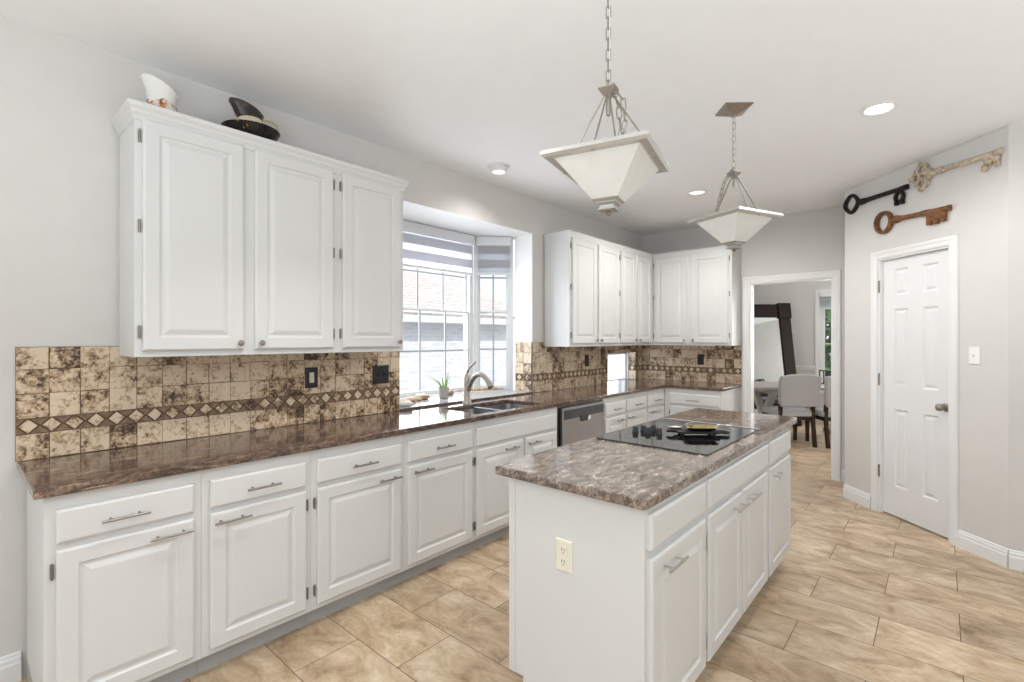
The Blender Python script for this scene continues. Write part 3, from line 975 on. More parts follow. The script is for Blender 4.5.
def backsplash(label, loc, rz, W, z1=1.393, holes=(), seed=1, phase=0.0):
    t = thing('backsplash', label, 'backsplash', loc, rz)
    b, tl, ac = tile_mesh(W, 0.9145, z1, holes, 0.0006, seed, phase)
    b.build('grout', 'grout', t)
    parts = [ac]
    if holes:                       # the band is cut in two by the window
        xm = (holes[0][0] + holes[0][1]) / 2
        parts = [MB(), MB()]
        for f in ac.f:
            vs_ = [ac.v[i] for i in f]
            parts[0 if vs_[0][0] < xm else 1].add(vs_, [tuple(range(len(vs_)))])
    for p_ in parts:
        p_.build('accent_tile', 'accent', t)
    tl.build('tile', 'tile', t)
    return t
backsplash('mottled brown travertine backsplash under the long three-door wall cabinet', (0, 0.183, 0), R(90), BAY0 - 0.183, seed=3)
backsplash('travertine backsplash under the four-door wall cabinet, pierced by the little window', (0, BAY1, 0), R(90), YB - BAY1 - 0.001, holes=((NW0 - BAY1, NW1 - BAY1, 0.9, NWZ),), seed=5)
backsplash('travertine backsplash on the back wall beside the dining room doorway', (0.0115, YB, 0), 0, 1.205, seed=11)
backsplash('narrow strip of pale travertine on the cheek of the bay window', (-0.200, BAY1 - 0.004, 0), 0, 0.200, seed=17)
t = thing('niche_lining', 'travertine lining on the jamb of the little window niche', 'tile lining', (-0.098, NW1 - 0.001, 0), 0)
b, tl, ac = tile_mesh(0.098, 0.9145, NWZ, (), 0.0, 23)
ac.build('accent_tile', 'accent', t)
b.build('grout', 'grout', t)
tl.build('tile', 'tile', t)

# ------------------------------------------------------------------ windows
def window(name, W, z0, z1, loc, rz, cols, rail=None, lower_rows=2, upper_rows=2, f=0.045):
    """double-hung unit: local x along, outward (room side) -y"""
    t = struct_empty(name, loc, rz)
    m = MB()
    m.box(0, f, 0, 0.09, z0, z1).box(W - f, W, 0, 0.09, z0, z1).box(f, W - f, 0, 0.09, z0, z0 + 0.022).box(f, W - f, 0, 0.09, z1 - f, z1)
    m.build('frame', 'winframe', t)
    def sash(a, b, c_, d, y, rows, s=0.020):
        m = MB()
        m.box(a, a + s, y, y + 0.03, c_, d).box(b - s, b, y, y + 0.03, c_, d).box(a + s, b - s, y, y + 0.03, c_, c_ + s).box(a + s, b - s, y, y + 0.03, d - s, d)
        sh = m.build('sash', 'winframe', t)
        m = MB()
        for i in range(1, cols):
            x = a + (b - a) * i / cols
            m.box(x - 0.0075, x + 0.0075, y + 0.006, y + 0.014, c_ + s, d - s)
        for j in range(1, rows):
            z = c_ + (d - c_) * j / rows
            m.box(a + s, b - s, y + 0.0065, y + 0.0135, z - 0.0075, z + 0.0075)
        if m.v:
            m.build('muntin', 'muntin', sh)
        box(a + s, b - s, y + 0.015, y + 0.019, c_ + s, d - s).build('pane', 'glass', sh)
    if rail:
        sash(f, W - f, z0 + 0.022, rail + 0.012, 0.012, lower_rows)
        sash(f, W - f, rail - 0.012, z1 - f, 0.045, upper_rows)
    else:
        sash(f, W - f, z0 + 0.022, z1 - f, 0.03, 1)
    return t
BX = -0.52
window('window_1', 0.972, 0.925, BAYZ, (BX, 2.382, 0), R(90), 3, 1.676)
aw = 0.385
window('window_2', aw, 0.925, BAYZ, (BX + 0.004, 3.358, 0), R(45), 2, 1.69)
window('window_3', aw, 0.925, BAYZ, (-0.24, 2.102, 0), R(135), 2, 1.69)
window('window_4', NW1 - NW0 - 0.004, 0.880, NWZ + 0.01, (-0.100, NW0 + 0.002, 0), R(90), 1, f=0.016)

def blind(label, W, loc, rz, zt, zb):
    t = thing('roller_blind', label, 'blind', (*loc, zb), rz, 'zebra roller blinds')
    h = zt - zb
    box(0, W, -0.075, -0.012, h - 0.09, h - 0.004).build('cassette', 'cassette', t, bevel=0.008)
    box(0.012, W - 0.012, -0.043, -0.041, 0.012, h - 0.0905).build('fabric', 'shade', t)
    box(0.010, W - 0.010, -0.052, -0.032, -0.012, 0.0118).build('bottom_rail', 'cassette', t, bevel=0.004)
    return t
blind('striped sheer roller blind half lowered over the wide middle bay window', 0.885, (BX, 2.425), R(90), BAYZ - 0.004, 2.045)
blind('striped sheer roller blind on the narrow angled bay pane beside the tiled cheek', 0.335, (BX + 0.022, 3.380), R(45), BAYZ - 0.004, 2.055)
# ------------------------------------------------------------------ things on the sill
pl = thing('potted_aloe', 'small aloe plant in a pale stone pot on the bay window sill', 'plant', (-0.215, 2.715, 0.9305))
MB().lathe([(0.030, 0), (0.036, 0.003), (0.046, 0.085), (0.047, 0.092), (0.042, 0.092), (0.040, 0.08)], 22, cap1=False).build('pot', 'pot', pl, smooth=True)
MB().lathe([(0.041, 0.074), (0.041, 0.079), (0.003, 0.082)], 16).build('soil', 'soil', pl)
rl = random.Random(4)
for k, (az, ln, lean) in enumerate([(a_, l_ * 1.2, q_ * 1.3) for a_, l_, q_ in [(200, 0.135, 0.115), (265, 0.085, 0.05), (20, 0.10, 0.035), (80, 0.125, 0.03), (150, 0.08, 0.05), (310, 0.095, 0.035), (110, 0.09, 0.045), (60, 0.08, 0.05), (240, 0.12, 0.10)]]):
    a = R(az)
    path = [(0.012 * math.cos(a), 0.012 * math.sin(a), 0.078)]
    for q in (0.35, 0.7, 1.0):
        path.append(((0.012 + lean * q ** 1.3) * math.cos(a), (0.012 + lean * q ** 1.3) * math.sin(a), 0.078 + ln * q * (1 - 0.18 * q * lean / 0.1)))
    MB().tube(path, [0.0085, 0.007, 0.0045, 0.001], 8, flat=0.45).build('leaf', 'leaf', pl, smooth=True)

def pebble(label, x, y, s, mat, seed, z=0.9305, group='stones along the bay sill'):
    rnd = random.Random(seed)
    m = MB()
    n = 12
    s *= 1.3
    prof = [(0.55, 0), (0.88, 0.22), (1.0, 0.5), (0.86, 0.8), (0.5, 0.97), (0.08, 1.0)]
    ph = rnd.uniform(0, 6)
    sx, sy, sz = s * rnd.uniform(0.8, 1.0), s * rnd.uniform(1.0, 1.4), s * rnd.uniform(0.75, 0.95)
    m.loft([[(sx * r * (1 + 0.12 * math.sin(2 * a + ph) + 0.06 * math.sin(3 * a - ph)) * math.cos(a), sy * r * (1 + 0.1 * math.cos(3 * a + ph)) * math.sin(a), sz * h) for a in [2 * PI * k / n for k in range(n)]] for r, h in prof])
    o = m.build('pebble', mat, smooth=True, angle=80)
    o.location = (x, y, z)
    o.rotation_euler = (0, 0, rnd.uniform(0, 3))
    return tag(o, label, 'stone', group)
pebble('reddish brown stone at the tiled end of the bay sill', -0.135, 2.238, 0.026, 'stone_b', 1)
pebble('round tan stone lying next to the reddish stone on the sill', -0.185, 2.300, 0.030, 'stone_a', 2)
pebble('smooth orange-tan stone, middle of the stones before the aloe pot', -0.235, 2.392, 0.034, 'stone_a', 3)
pebble('dark brown stone against the glass before the aloe pot', -0.330, 2.490, 0.027, 'stone_b', 4)
pebble('tan stone touching the row just before the aloe pot', -0.250, 2.470, 0.022, 'stone_a', 5)
pebble('long brown stone closest to the aloe pot', -0.290, 2.572, 0.033, 'stone_b', 6)
pebble('cream stone resting against the window frame behind the aloe pot', -0.40, 2.62, 0.034, 'stone_c', 7)
pebble('flat tan stone between aloe pot and faucet', -0.345, 2.825, 0.030, 'stone_a', 8)
pebble('brown stone behind the faucet on the sill', -0.375, 2.925, 0.032, 'stone_b', 9)
pebble('pale pinkish shell-like stone at the sill edge by the tiled wall', -0.055, 2.205, 0.036, 'stone_c', 10)
m = MB().tube([(-0.40, 3.02, 0.952), (-0.385, 3.12, 0.956), (-0.36, 3.22, 0.952), (-0.315, 3.33, 0.954), (-0.27, 3.42, 0.952), (-0.235, 3.48, 0.951)], [0.006, 0.012, 0.0125, 0.013, 0.011, 0.005], 10)
tag(m.build('driftwood', 'driftwood', smooth=True), 'thin tan driftwood stick along the sill under the angled pane', 'driftwood')

# ------------------------------------------------------------------ outlets and switches
def plate(name, label, loc, rz, w, h, mat, inserts, cat):
    """inserts: (kind, x)"""
    t = thing(name, label, cat, loc, rz)
    m = MB()
    def rg(i, d):
        return [(-w / 2 + i, -d, -h / 2 + i), (w / 2 - i, -d, -h / 2 + i), (w / 2 - i, -d, h / 2 - i), (-w / 2 + i, -d, h / 2 - i)]
    m.loft([rg(0, 0), rg(0, 0.003), rg(0.004, 0.006)])
    m.build('cover_plate', mat, t)
    for kind, x, im in inserts:
        if kind == 'rocker':
            m = MB().loft([[(x - 0.015, -0.0061, -0.032), (x + 0.015, -0.0061, -0.032), (x + 0.015, -0.0061, 0.032), (x - 0.015, -0.0061, 0.032)],
                           [(x - 0.014, -0.009, -0.031), (x + 0.014, -0.009, -0.031), (x + 0.014, -0.0075, 0.031), (x - 0.014, -0.0075, 0.031)]])
            m.build('rocker', im, t)
        elif kind == 'toggle':
            m = MB().box(x - 0.005, x + 0.005, -0.0075, -0.0061, -0.012, 0.012)
            m.loft([[(x - 0.0035, -0.0076, -0.006), (x + 0.0035, -0.0076, -0.006), (x + 0.0035, -0.0076, 0.006), (x - 0.0035, -0.0076, 0.006)],
                    [(x - 0.003, -0.018, 0.004), (x + 0.003, -0.018, 0.004), (x + 0.003, -0.016, 0.011), (x - 0.003, -0.016, 0.011)]])
            m.build('toggle', im, t)
        elif kind == 'duplex':
            for z in (-0.021, 0.021):
                m = MB()
                n = 18
                pts = [(x + 0.0165 * max(-0.86, min(0.86, math.cos(2 * PI * k / n))) , z + 0.0155 * math.sin(2 * PI * k / n)) for k in range(n)]
                m.loft([[(a, -0.0061, b) for a, b in pts], [(a, -0.0085, b) for a, b in pts]])
                s = m.build('socket', im, t)
                m = MB()
                for dx, hh in ((-0.006, 0.0045), (0.006, 0.0038)):
                    m.box(x + dx - 0.0013, x + dx + 0.0013, -0.0092, -0.0086, z + 0.003 - hh, z + 0.003 + hh)
                m.box(x - 0.002, x + 0.002, -0.0092, -0.0086, z - 0.011, z - 0.0072)
                m.build('slot', 'slot', s)
    return t
TX = 0.0102
plate('light_switch', 'black switch plate with almond rocker under the long wall cabinet', (TX, 1.457, 1.190), R(90), 0.080, 0.125, 'black', [('rocker', 0, 'almond')], 'switch')
plate('light_switch', 'square black double switch plate beside the bay window', (TX, 1.951, 1.182), R(90), 0.128, 0.125, 'black', [('toggle', -0.023, 'black'), ('toggle', 0.023, 'black')], 'switch')
plate('outlet', 'black outlet on the tiles between bay window and little window', (TX, 4.556, 1.19), R(90), 0.078, 0.125, 'black', [('duplex', 0, 'black')], 'outlet')
plate('outlet', 'black outlet on the tiles of the back wall beside the doorway', (0.761, YB - TX, 1.18), 0, 0.075, 0.125, 'black', [('duplex', 0, 'black')], 'outlet')
plate('outlet', 'ivory outlet on the white end panel of the island', (1.868, 1.4865, 0.632), 0, 0.072, 0.116, 'ivory', [('duplex', 0, 'ivory')], 'outlet')
plate('light_switch', 'white light switch on the wall next to the pantry door', (PW[0] + 1.166 * a45 - 0.0005, PW[1] - 1.166 * a45 - 0.0005, 1.315), R(-45), 0.074, 0.118, 'whiteplastic', [('toggle', 0, 'whiteplastic')], 'switch')

# ------------------------------------------------------------------ island
IX, IY = 2.183, 1.487
isl = thing('kitchen_island', 'white panelled island cabinet standing free in the kitchen', 'island', (IX, IY, 0), R(90))
IW, ID = 2.015, 0.583
m = MB()
m.box(0, IW, 0, ID, 0.1, 0.877)
m.box(0, 0.018, 0.07, ID - 0.07, 0.0, 0.0998)
m.box(0.018, IW - 0.02, 0.075, ID - 0.075, 0.0, 0.0998)
m.build('carcass', 'cab', isl)
def isl_door(a, b, hs, hx):
    d = panel_front(MB(), a - IY, b - IY, 0.113, 0.706, 0).build('door', 'cab', isl)
    bar_handle(d, hx - IY, 0.658, -0.02, 0.15, 'nickel_bright')
    if hs:
        xx = (a - IY - 0.010) if hs == 'l' else (b - IY + 0.010)
        for z in (0.60, 0.20):
            hinge(d, xx, z, 0, 0.055)
isl_door(1.503, 1.995, None, 1.640)
isl_door(2.030, 2.470, 'l', 2.380)
isl_door(2.490, 2.930, None, 2.585)
isl_door(2.975, 3.465, None, 3.085)
for a, b in ((1.503, 1.995), (2.030, 2.930), (2.975, 3.465)):
    panel_front(MB(), a - IY, b - IY, 0.735, 0.853, 0, flat=True).build('drawer', 'cab', isl)
# thin corner stile visible on the end panel
box(-0.004, -0.0005, ID - 0.03, ID, 0.1, 0.876).build('corner_trim', 'cab', isl)

m = MB().prism(rrect(1.537, 2.203, 1.456, 3.660, 0.022), 0.8775, 0.914)
o = m.build('countertop', 'granite_isl', bevel=0.006, seg=3)
tag(o, 'free-standing island countertop of swirled brown granite holding the cooktop', 'countertop')

ck = thing('cooktop', 'black glass electric cooktop set on the island countertop', 'cooktop', (1.572, 2.183, 0.9145))
CW, CL = 0.568, 0.790
MB().prism(rrect(0, CW, 0, CL, 0.012, 3), 0, 0.006).build('glass_top', 'cooktop', ck, bevel=0.002)
m = MB().box(-0.004, CW + 0.004, CL + 0.0005, CL + 0.022, 0, 0.010)
m.build('vent_trim', 'stainless', ck, bevel=0.002)
for (x, y, r) in ((0.17, 0.17, 0.085), (0.40, 0.20, 0.105), (0.40, 0.62, 0.085), (0.19, 0.60, 0.085)):
    m = MB()
    n = 40
    rings = []
    for q in (r - 0.0018, r):
        rings.append([(x + q * math.cos(2 * PI * k / n), y + q * math.sin(2 * PI * k / n), 0.0063) for k in range(n)])
    m.loft(rings, False, False)
    m.build('burner_ring', 'ring', ck)
for (x, y) in ((0.085, 0.272), (0.104, 0.330), (0.150, 0.290), (0.146, 0.362), (0.207, 0.305)):
    MB().lathe([(0.0175, 0.0062), (0.0175, 0.012), (0.0155, 0.016), (0.0145, 0.033), (0.013, 0.036), (0.003, 0.037)], 20, (x, y, 0)).build('control_knob', 'black', ck, smooth=True)

# trivet with a brass dish and a metal spoon-like server on the cooktop
tv = thing('trivet', 'black iron trivet with handles lying on the cooktop', 'trivet', (1.935, 2.600, 0.921), R(38))
m = MB().prism(rrect(-0.110, 0.110, -0.055, 0.055, 0.02), 0.012, 0.022)
m.build('plate', 'ironblack', tv, bevel=0.003)
m = MB().tube([(-0.108, 0, 0.018), (-0.135, 0, 0.019), (-0.155, 0.004, 0.015)], [0.011, 0.008, 0.006], 8)
m.build('handle', 'ironblack', tv, smooth=True)
m = MB().tube([(0.105 + 0.03 + 0.03 * math.cos(a), 0.026 * math.sin(a), 0.014) for a in [2 * PI * k / 16 for k in range(16)]], 0.006, 8, closed=True)
m.build('ring_handle', 'ironblack', tv, smooth=True)
for x, y in ((-0.08, -0.035), (0.08, -0.035), (0.08, 0.035), (-0.08, 0.035)):
    MB().lathe([(0.008, 0.0002), (0.009, 0.0118)], 10, (x, y, 0)).build('foot', 'ironblack', tv)
dsh = thing('dish', 'shallow oblong brass dish resting on the iron trivet', 'dish', (1.955, 2.610, 0.9435), R(38))
def ov(e, z, s=1.0):
    return [(x, y, z) for x, y in rrect(-0.080 + e, 0.080 - e, -0.046 + e, 0.046 - e, 0.03)]
MB().loft([ov(0.022, 0), ov(0.006, 0.010), ov(-0.004, 0.020), ov(-0.002, 0.0225), ov(0.003, 0.020), ov(0.012, 0.010), ov(0.026, 0.005)]).build('bowl', 'gold', dsh, smooth=True, angle=60)
MB().tube([(-0.085, 0.02, 0.022), (-0.07, 0.0, 0.034), (-0.085, -0.02, 0.022)], 0.004, 8).build('handle', 'stainless', dsh, smooth=True)
MB().lathe([(0.004, 0), (0.007, 0.004), (0.006, 0.010), (0.002, 0.012)], 10, (0.086, 0, 0.018)).build('finial', 'stainless', dsh, smooth=True)
sv = thing('spoon', 'polished steel spoon lying across the handle end of the trivet', 'spoon', (1.836, 2.560, 0.9435), R(38))
m = MB()
m.loft([[(0.030 * r * math.cos(a) * 1.3, 0.020 * r * math.sin(a), z) for a in [2 * PI * k / 16 for k in range(16)]] for r, z in ((0.5, 0.0), (0.95, 0.006), (1.0, 0.012), (0.9, 0.0125), (0.4, 0.016))])
m.build('bowl', 'nickel', sv, smooth=True)
MB().tube([(0.03, 0, 0.011), (0.06, 0.004, 0.030), (0.10, 0.010, 0.034)], [0.004, 0.003, 0.004], 8).build('handle', 'nickel', sv, smooth=True)

# ------------------------------------------------------------------ pendant lamps
def link_pts(c, u, v, a, b, n=12):
    return [c + u * (a * math.cos(2 * PI * k / n)) + v * (b * math.sin(2 * PI * k / n)) for k in range(n)]
def chain_mesh(path, L=0.036, r=0.0021):
    """elongated links threaded along a polyline"""
    m = MB()
    P = [Vector(p) for p in path]
    seg = [(P[i + 1] - P[i]).length for i in range(len(P) - 1)]
    T = sum(seg)
    n = max(2, int(T / (L * 0.86)))
    def at(s):
        i = 0
        while i < len(seg) - 1 and s > seg[i]:
            s -= seg[i]
            i += 1
        d = (P[i + 1] - P[i]).normalized()
        return P[i] + d * s, d
    for k in range(n):
        c, d = at((k + 0.5) * T / n)
        ref = Vector((1, 0, 0)) if abs(d.x) < 0.8 else Vector((0, 1, 0))
        a = d.cross(ref).normalized()
        b = d.cross(a).normalized()
        w = (a if k % 2 else b)
        m.tube([c + d * (L * 0.52 * q) + w * (L * 0.19 * e) for q, e in ((1, 0.5), (0.85, 0.95), (0.4, 1), (-0.4, 1), (-0.85, 0.95), (-1, 0.5), (-1, -0.5), (-0.85, -0.95), (-0.4, -1), (0.4, -1), (0.85, -0.95), (1, -0.5))], r, 6, closed=True)
    return m

def pendant(label, loc, rz, s, drop, hub_h, loops, canopy_turn=0.0):
    """loc: centre of the square frame at its height; drop: frame to ceiling"""
    t = thing('pendant_lamp', label, 'pendant lamp', loc, rz, 'square pendant lamps over the island')
    h = s / 2
    m = MB()
    w, hh = 0.030, 0.018
    def sq(q, z):
        return [(-q, -q, z), (q, -q, z), (q, q, z), (-q, q, z)]
    m.loft([sq(h, 0.004), sq(h - 0.004, hh), sq(h - w, hh), sq(h - w - 0.004, -0.004), sq(h - 0.010, -0.004)], closed=True)
    m.build('frame', 'cream_metal', t)
    # glass
    g = h - w - 0.006
    m = MB()
    m.loft([sq(g, 0.000), sq(0.036, -0.142), sq(0.033, -0.142), sq(g - 0.005, 0.001)], False, False, closed=True)
    m.build('shade', 'frost', t)
    # foot cap and finial
    m = MB()
    m.loft([sq(0.045, -0.128), sq(0.047, -0.132), sq(0.026, -0.150), sq(0.024, -0.158), sq(0.030, -0.160), sq(0.030, -0.166), sq(0.012, -0.170)])
    f = m.build('cap', 'capmetal', t)
    MB().lathe([(0.010, -0.170), (0.013, -0.174), (0.009, -0.181), (0.002, -0.184)], 12).build('finial', 'pewter', f, smooth=True)
    for a in range(4):
        ca, sa = math.cos(a * PI / 2), math.sin(a * PI / 2)
        q = h - w + 0.002
        m = MB().tube([(q * ca, q * sa, hh + 0.002), (0.017 * ca, 0.017 * sa, hub_h - 0.012)], 0.0032, 8)
        m.build('rod', 'chain', t, smooth=True)
        m = MB().lathe([(0.006, -0.008), (0.007, -0.0045)], 8, ((h - w * 0.55) * ca, (h - w * 0.55) * sa, 0))
        m.build('clip', 'chain', t)
    # hub: small inverted pyramid with a hook
    m = MB().loft([sq(0.030, hub_h + 0.012), sq(0.030, hub_h + 0.009), sq(0.010, hub_h - 0.014), sq(0.008, hub_h - 0.022)])
    m.build('hub', 'pewter', t)
    MB().lathe([(0.007, -0.06), (0.009, -0.035), (0.008, 0.0)], 12, (0, 0, hub_h - 0.02)).build('stem', 'chain', t, smooth=True)
    MB().tube([Vector((0, 0.013 * math.cos(q), hub_h + 0.028 + 0.016 * math.sin(q))) for q in [2 * PI * k / 14 for k in range(14)]], 0.003, 8, closed=True).build('hook', 'chain', t, smooth=True)
    chain_mesh([(0, 0, hub_h + 0.040), (0, 0, drop - 0.046)], 0.042).build('chain', 'chain', t, smooth=True)
    MB().tube([(0.004, 0.004, hub_h + 0.01), (0.006, -0.004, (hub_h + drop) / 2), (0.003, 0.003, drop - 0.04)], 0.0016, 6).build('wire', 'whiteplastic', t, smooth=True)
    for lp in loops:
        chain_mesh([(a, b, hub_h + c_) for a, b, c_ in lp], 0.042).build('chain', 'chain', t, smooth=True)
    m = MB().loft([sq(0.078, drop), sq(0.078, drop - 0.005), sq(0.074, drop - 0.008), sq(0.012, drop - 0.042), sq(0.010, drop - 0.048)])
    ca, sa = math.cos(canopy_turn), math.sin(canopy_turn)
    m.v = [(x * ca - y * sa, x * sa + y * ca, z) for x, y, z in m.v]
    m.build('canopy', 'pewter', t)
    return t
M['cream_metal'] = paint('satin_nickel_pale', (0.56, 0.55, 0.52), 0.4, 0.55, var=0.04, scale=20)
p1 = (2.025, 1.531, 2.045)
pendant('square white glass pendant hanging closer to the open island end', p1, -0.559 + PI / 4, 0.365, ZC - p1[2], 0.25,
        [[(0.015, 0.0, 0.02), (0.035, 0.005, -0.06), (0.045, 0.0, -0.15), (0.035, 0.0, -0.215)], [(0.015, -0.015, 0.02), (0.06, -0.03, -0.05), (0.07, -0.04, -0.13), (0.05, -0.025, -0.205)]])
p2 = (2.008, 2.985, 2.113)
pendant('square white glass pendant hanging over the far island half, its ceiling canopy visible', p2, -1.184 + PI / 4, 0.362, ZC - p2[2], 0.262,
        [[(-0.01, 0.0, 0.03), (-0.06, -0.01, -0.03), (-0.08, -0.02, -0.12), (-0.105, -0.02, -0.215)], [(-0.01, -0.01, 0.03), (-0.045, -0.03, -0.04), (-0.06, -0.05, -0.13), (-0.085, -0.05, -0.22)]], R(-28))

# ------------------------------------------------------------------ ceiling downlights
def downlight(label, x, y, mat, energy, eyeball=False, spot=R(150), col=(1, 0.98, 0.95), rad=0.06):
    t = thing('ceiling_light', label, 'ceiling light', (x, y, ZC), 0, 'round ceiling downlights')
    m = MB().lathe([(0.095, -0.0005), (0.092, -0.006), (0.074, -0.009), (0.066, -0.004), (0.066, -0.001)], 32, cap0=False, cap1=False)
    m.build('trim_ring', 'trim', t, smooth=True)
    if eyeball:
        m = MB().lathe([(0.062, -0.002), (0.064, -0.022), (0.056, -0.044), (0.050, -0.048)], 28, cap1=False)
        m.build('eyeball', 'trim', t, smooth=True)
        MB().lathe([(0.049, -0.046), (0.010, -0.0465)], 24).build('bulb', mat, t)
        z = ZC - 0.07
    else:
        MB().lathe([(0.0645, -0.002), (0.010, -0.0035)], 28).build('bulb', mat, t)
        z = ZC - 0.03
    if energy:
        lamp('downlight_glow', 'SPOT', (x, y, z), energy, col, (0, 0, 0), spot_size=spot, spot_blend=0.6, shadow_soft_size=rad)
    return t
downlight('bright ceiling downlight above the pantry end of the kitchen', 2.64, 3.53, 'lit', 34, spot=R(172))
downlight('small eyeball ceiling light over the bay window sink', 0.34, 2.79, 'lit_soft', 8, eyeball=True, spot=R(150))
downlight('dimmer ceiling downlight between the two pendants and the back cabinets', 1.238, 4.475, 'lit_soft', 52, spot=R(176))
# recessed lights out of view: first inferred from the island shadow, others added
for x, y, e, sz, r_ in ((1.38, 1.12, 40, 104, 0.022), (3.9, 0.9, 12, 150, 0.06), (2.4, -1.4, 12, 150, 0.06)):
    lamp('downlight_glow', 'SPOT', (x, y, ZC - 0.03), e, (1, 0.98, 0.95), (0, 0, 0), spot_size=R(sz), spot_blend=0.6, shadow_soft_size=r_)

# ------------------------------------------------------------------ pantry door
dr = struct_empty('door_1', PW, R(-45))
leaf = MB()
dx0, dx1 = D0 + 0.012, D1 - 0.012
cols_ = ((0.498, 0.624), (0.748, 0.876))
rows_ = ((0.245, 0.865), (1.050, 1.665), (1.775, 1.985))
yl = 0.030
xs = [dx0, *cols_[0], *cols_[1], dx1]
zs = [0.012, *rows_[0], *rows_[1], *rows_[2], PDZ - 0.016]
sl = cells(xs, zs, lambda x, z: not any(a < x < b for a, b in cols_) or not any(a < z < b for a, b in rows_), 0, 0.035)
leaf.add([(p[0], yl + p[2], p[1]) for p in sl.v], sl.f)
for a, b in cols_:
    for c_, d in rows_:
        def rg(i, dd):
            return [(a + i, yl + dd, c_ + i), (b - i, yl + dd, c_ + i), (b - i, yl + dd, d - i), (a + i, yl + dd, d - i)]
        leaf.loft([rg(0, 0), rg(0.012, 0.010), rg(0.018, 0.010), rg(0.038, 0.002)], cap0=False)
leaf.build('leaf', 'door', dr)
casing('casing', D0, D1, PDZ, 0.062, parent=dr, depth=0.10)
for z in (0.344, 1.094, 1.855):
    m = MB().box(D0 + 0.0005, D0 + 0.0135, -0.004, yl - 0.001, z - 0.045, z + 0.045)
    m.tube([(D0 + 0.012, -0.002, z - 0.05), (D0 + 0.012, -0.002, z + 0.05)], 0.006, 8)
    m.build('hinge', 'bronze', dr, smooth=True)
m = MB()
n = 22
kx, kz = 0.935, 0.938
m.loft([[(kx + r * math.cos(2 * PI * k / n), yl - d, kz + r * math.sin(2 * PI * k / n)) for k in range(n)] for r, d in
        ((0.031, 0.0), (0.031, 0.004), (0.024, 0.010), (0.013, 0.014), (0.011, 0.030), (0.022, 0.036), (0.0275, 0.048), (0.025, 0.060), (0.014, 0.066), (0.002, 0.067))])
m.build('knob', 'pewter', dr, smooth=True)
box(D1 - 0.0135, D1 - 0.006, yl - 0.004, yl + 0.01, kz - 0.03, kz + 0.03).build('strike_plate', 'pewter', dr)

# ------------------------------------------------------------------ decorative keys on the pantry wall
KY = -0.016
def on_wall(t_):
    return (PW[0] + t_ * a45, PW[1] - t_ * a45, 0)
def key(label, t0, z0, mat):
    q = on_wall(t0)
    return thing('decorative_key', label, 'key', (q[0], q[1], z0), R(-45), 'oversized keys on the pantry wall')
def shaft(k, x0, x1, z0, z1, r0, r1, mat, knobs=()):
    n = 14
    path, rr = [], []
    for i in range(n + 1):
        u = i / n
        path.append((x0 + (x1 - x0) * u, KY, z0 + (z1 - z0) * u))
        r = r0 + (r1 - r0) * u
        for kp, kw in knobs:
            if abs(u - kp) < 0.05:
                r += kw
        rr.append(r)
    MB().tube(path, rr, 12).build('shaft', mat, k, smooth=True, angle=60)
# black key, quatrefoil bow
k = key('black iron key with a four-lobed open bow, hanging at the doorway end of the three', 0.104, 2.612, 'ironblack')
pts = []
for i in range(48):
    a = 2 * PI * i / 48
    r = 0.071 * (1 + 0.055 * math.cos(4 * a))
    pts.append((r * math.cos(a) * 0.98, KY, r * math.sin(a)))
MB().tube(pts, 0.0195, 10, closed=True, flat=0.7).build('bow', 'ironblack', k, smooth=True, angle=70)
shaft(k, 0.075, 0.565, -0.010, -0.020, 0.021, 0.017, 'ironblack', ((0.07, 0.008), (0.15, 0.005), (0.97, 0.004)))
m = MB()
arc = [(0.492 + 0.036 * math.cos(a), KY, -0.078 + 0.036 * math.sin(a)) for a in [R(255 - 330 * i / 18) for i in range(19)]]
m.tube(arc, 0.016, 8, flat=0.8)
m.box(0.455, 0.480, KY - 0.012, KY + 0.012, -0.140, -0.100)
m.box(0.502, 0.530, KY - 0.012, KY + 0.012, -0.140, -0.100)
m.build('bit', 'ironblack', k, smooth=True, angle=50)
# rusty key, oval bow
k = key('rust-brown iron key with a plain oval bow, right above the pantry door', 0.450, 2.368, 'ironrust')
pts = [(0.072 * math.cos(a), KY, 0.079 * math.sin(a)) for a in [2 * PI * i / 40 for i in range(40)]]
MB().tube(pts, 0.027, 10, closed=True, flat=0.5).build('bow', 'ironrust', k, smooth=True, angle=70)
shaft(k, 0.085, 0.560, 0.0, -0.028, 0.018, 0.0185, 'ironrust', ((0.05, 0.010), (0.12, 0.004), (0.6, 0.004), (0.98, 0.004)))
m = MB()
m.prism([(0.385, -0.02), (0.53, -0.03), (0.53, -0.112), (0.497, -0.112), (0.497, -0.088), (0.475, -0.088), (0.475, -0.118), (0.44, -0.118), (0.44, -0.092), (0.42, -0.092), (0.42, -0.118), (0.385, -0.112)], -0.012, 0.012)
m.v = [(x, KY + z, y) for x, y, z in m.v]
m.build('bit', 'ironrust', k, bevel=0.003)
# cream key, ornate bow
k = key('chipped cream key with an ornate pierced bow, highest and longest of the three', 0.800, 2.630, 'ironwhite')
m = MB()
for (cx, cz, r) in ((-0.005, 0.052, 0.036), (-0.005, -0.052, 0.036), (-0.052, 0.0, 0.030), (0.048, 0.0, 0.028), (0.0, 0.0, 0.022)):
    m.tube([(cx + r * math.cos(a), KY, cz + r * math.sin(a)) for a in [2 * PI * i / 22 for i in range(22)]], 0.0175, 8, closed=True, flat=0.7)
for (cx, cz, r) in ((-0.102, 0.0, 0.014), (-0.02, 0.100, 0.010), (-0.02, -0.100, 0.010), (0.032, 0.052, 0.016), (0.032, -0.052, 0.016), (-0.055, 0.048, 0.014), (-0.055, -0.048, 0.014)):
    m.tube([(cx, KY - 0.012, cz), (cx, KY + 0.012, cz)], r, 10)
m.build('bow', 'ironwhite', k, smooth=True, angle=60)
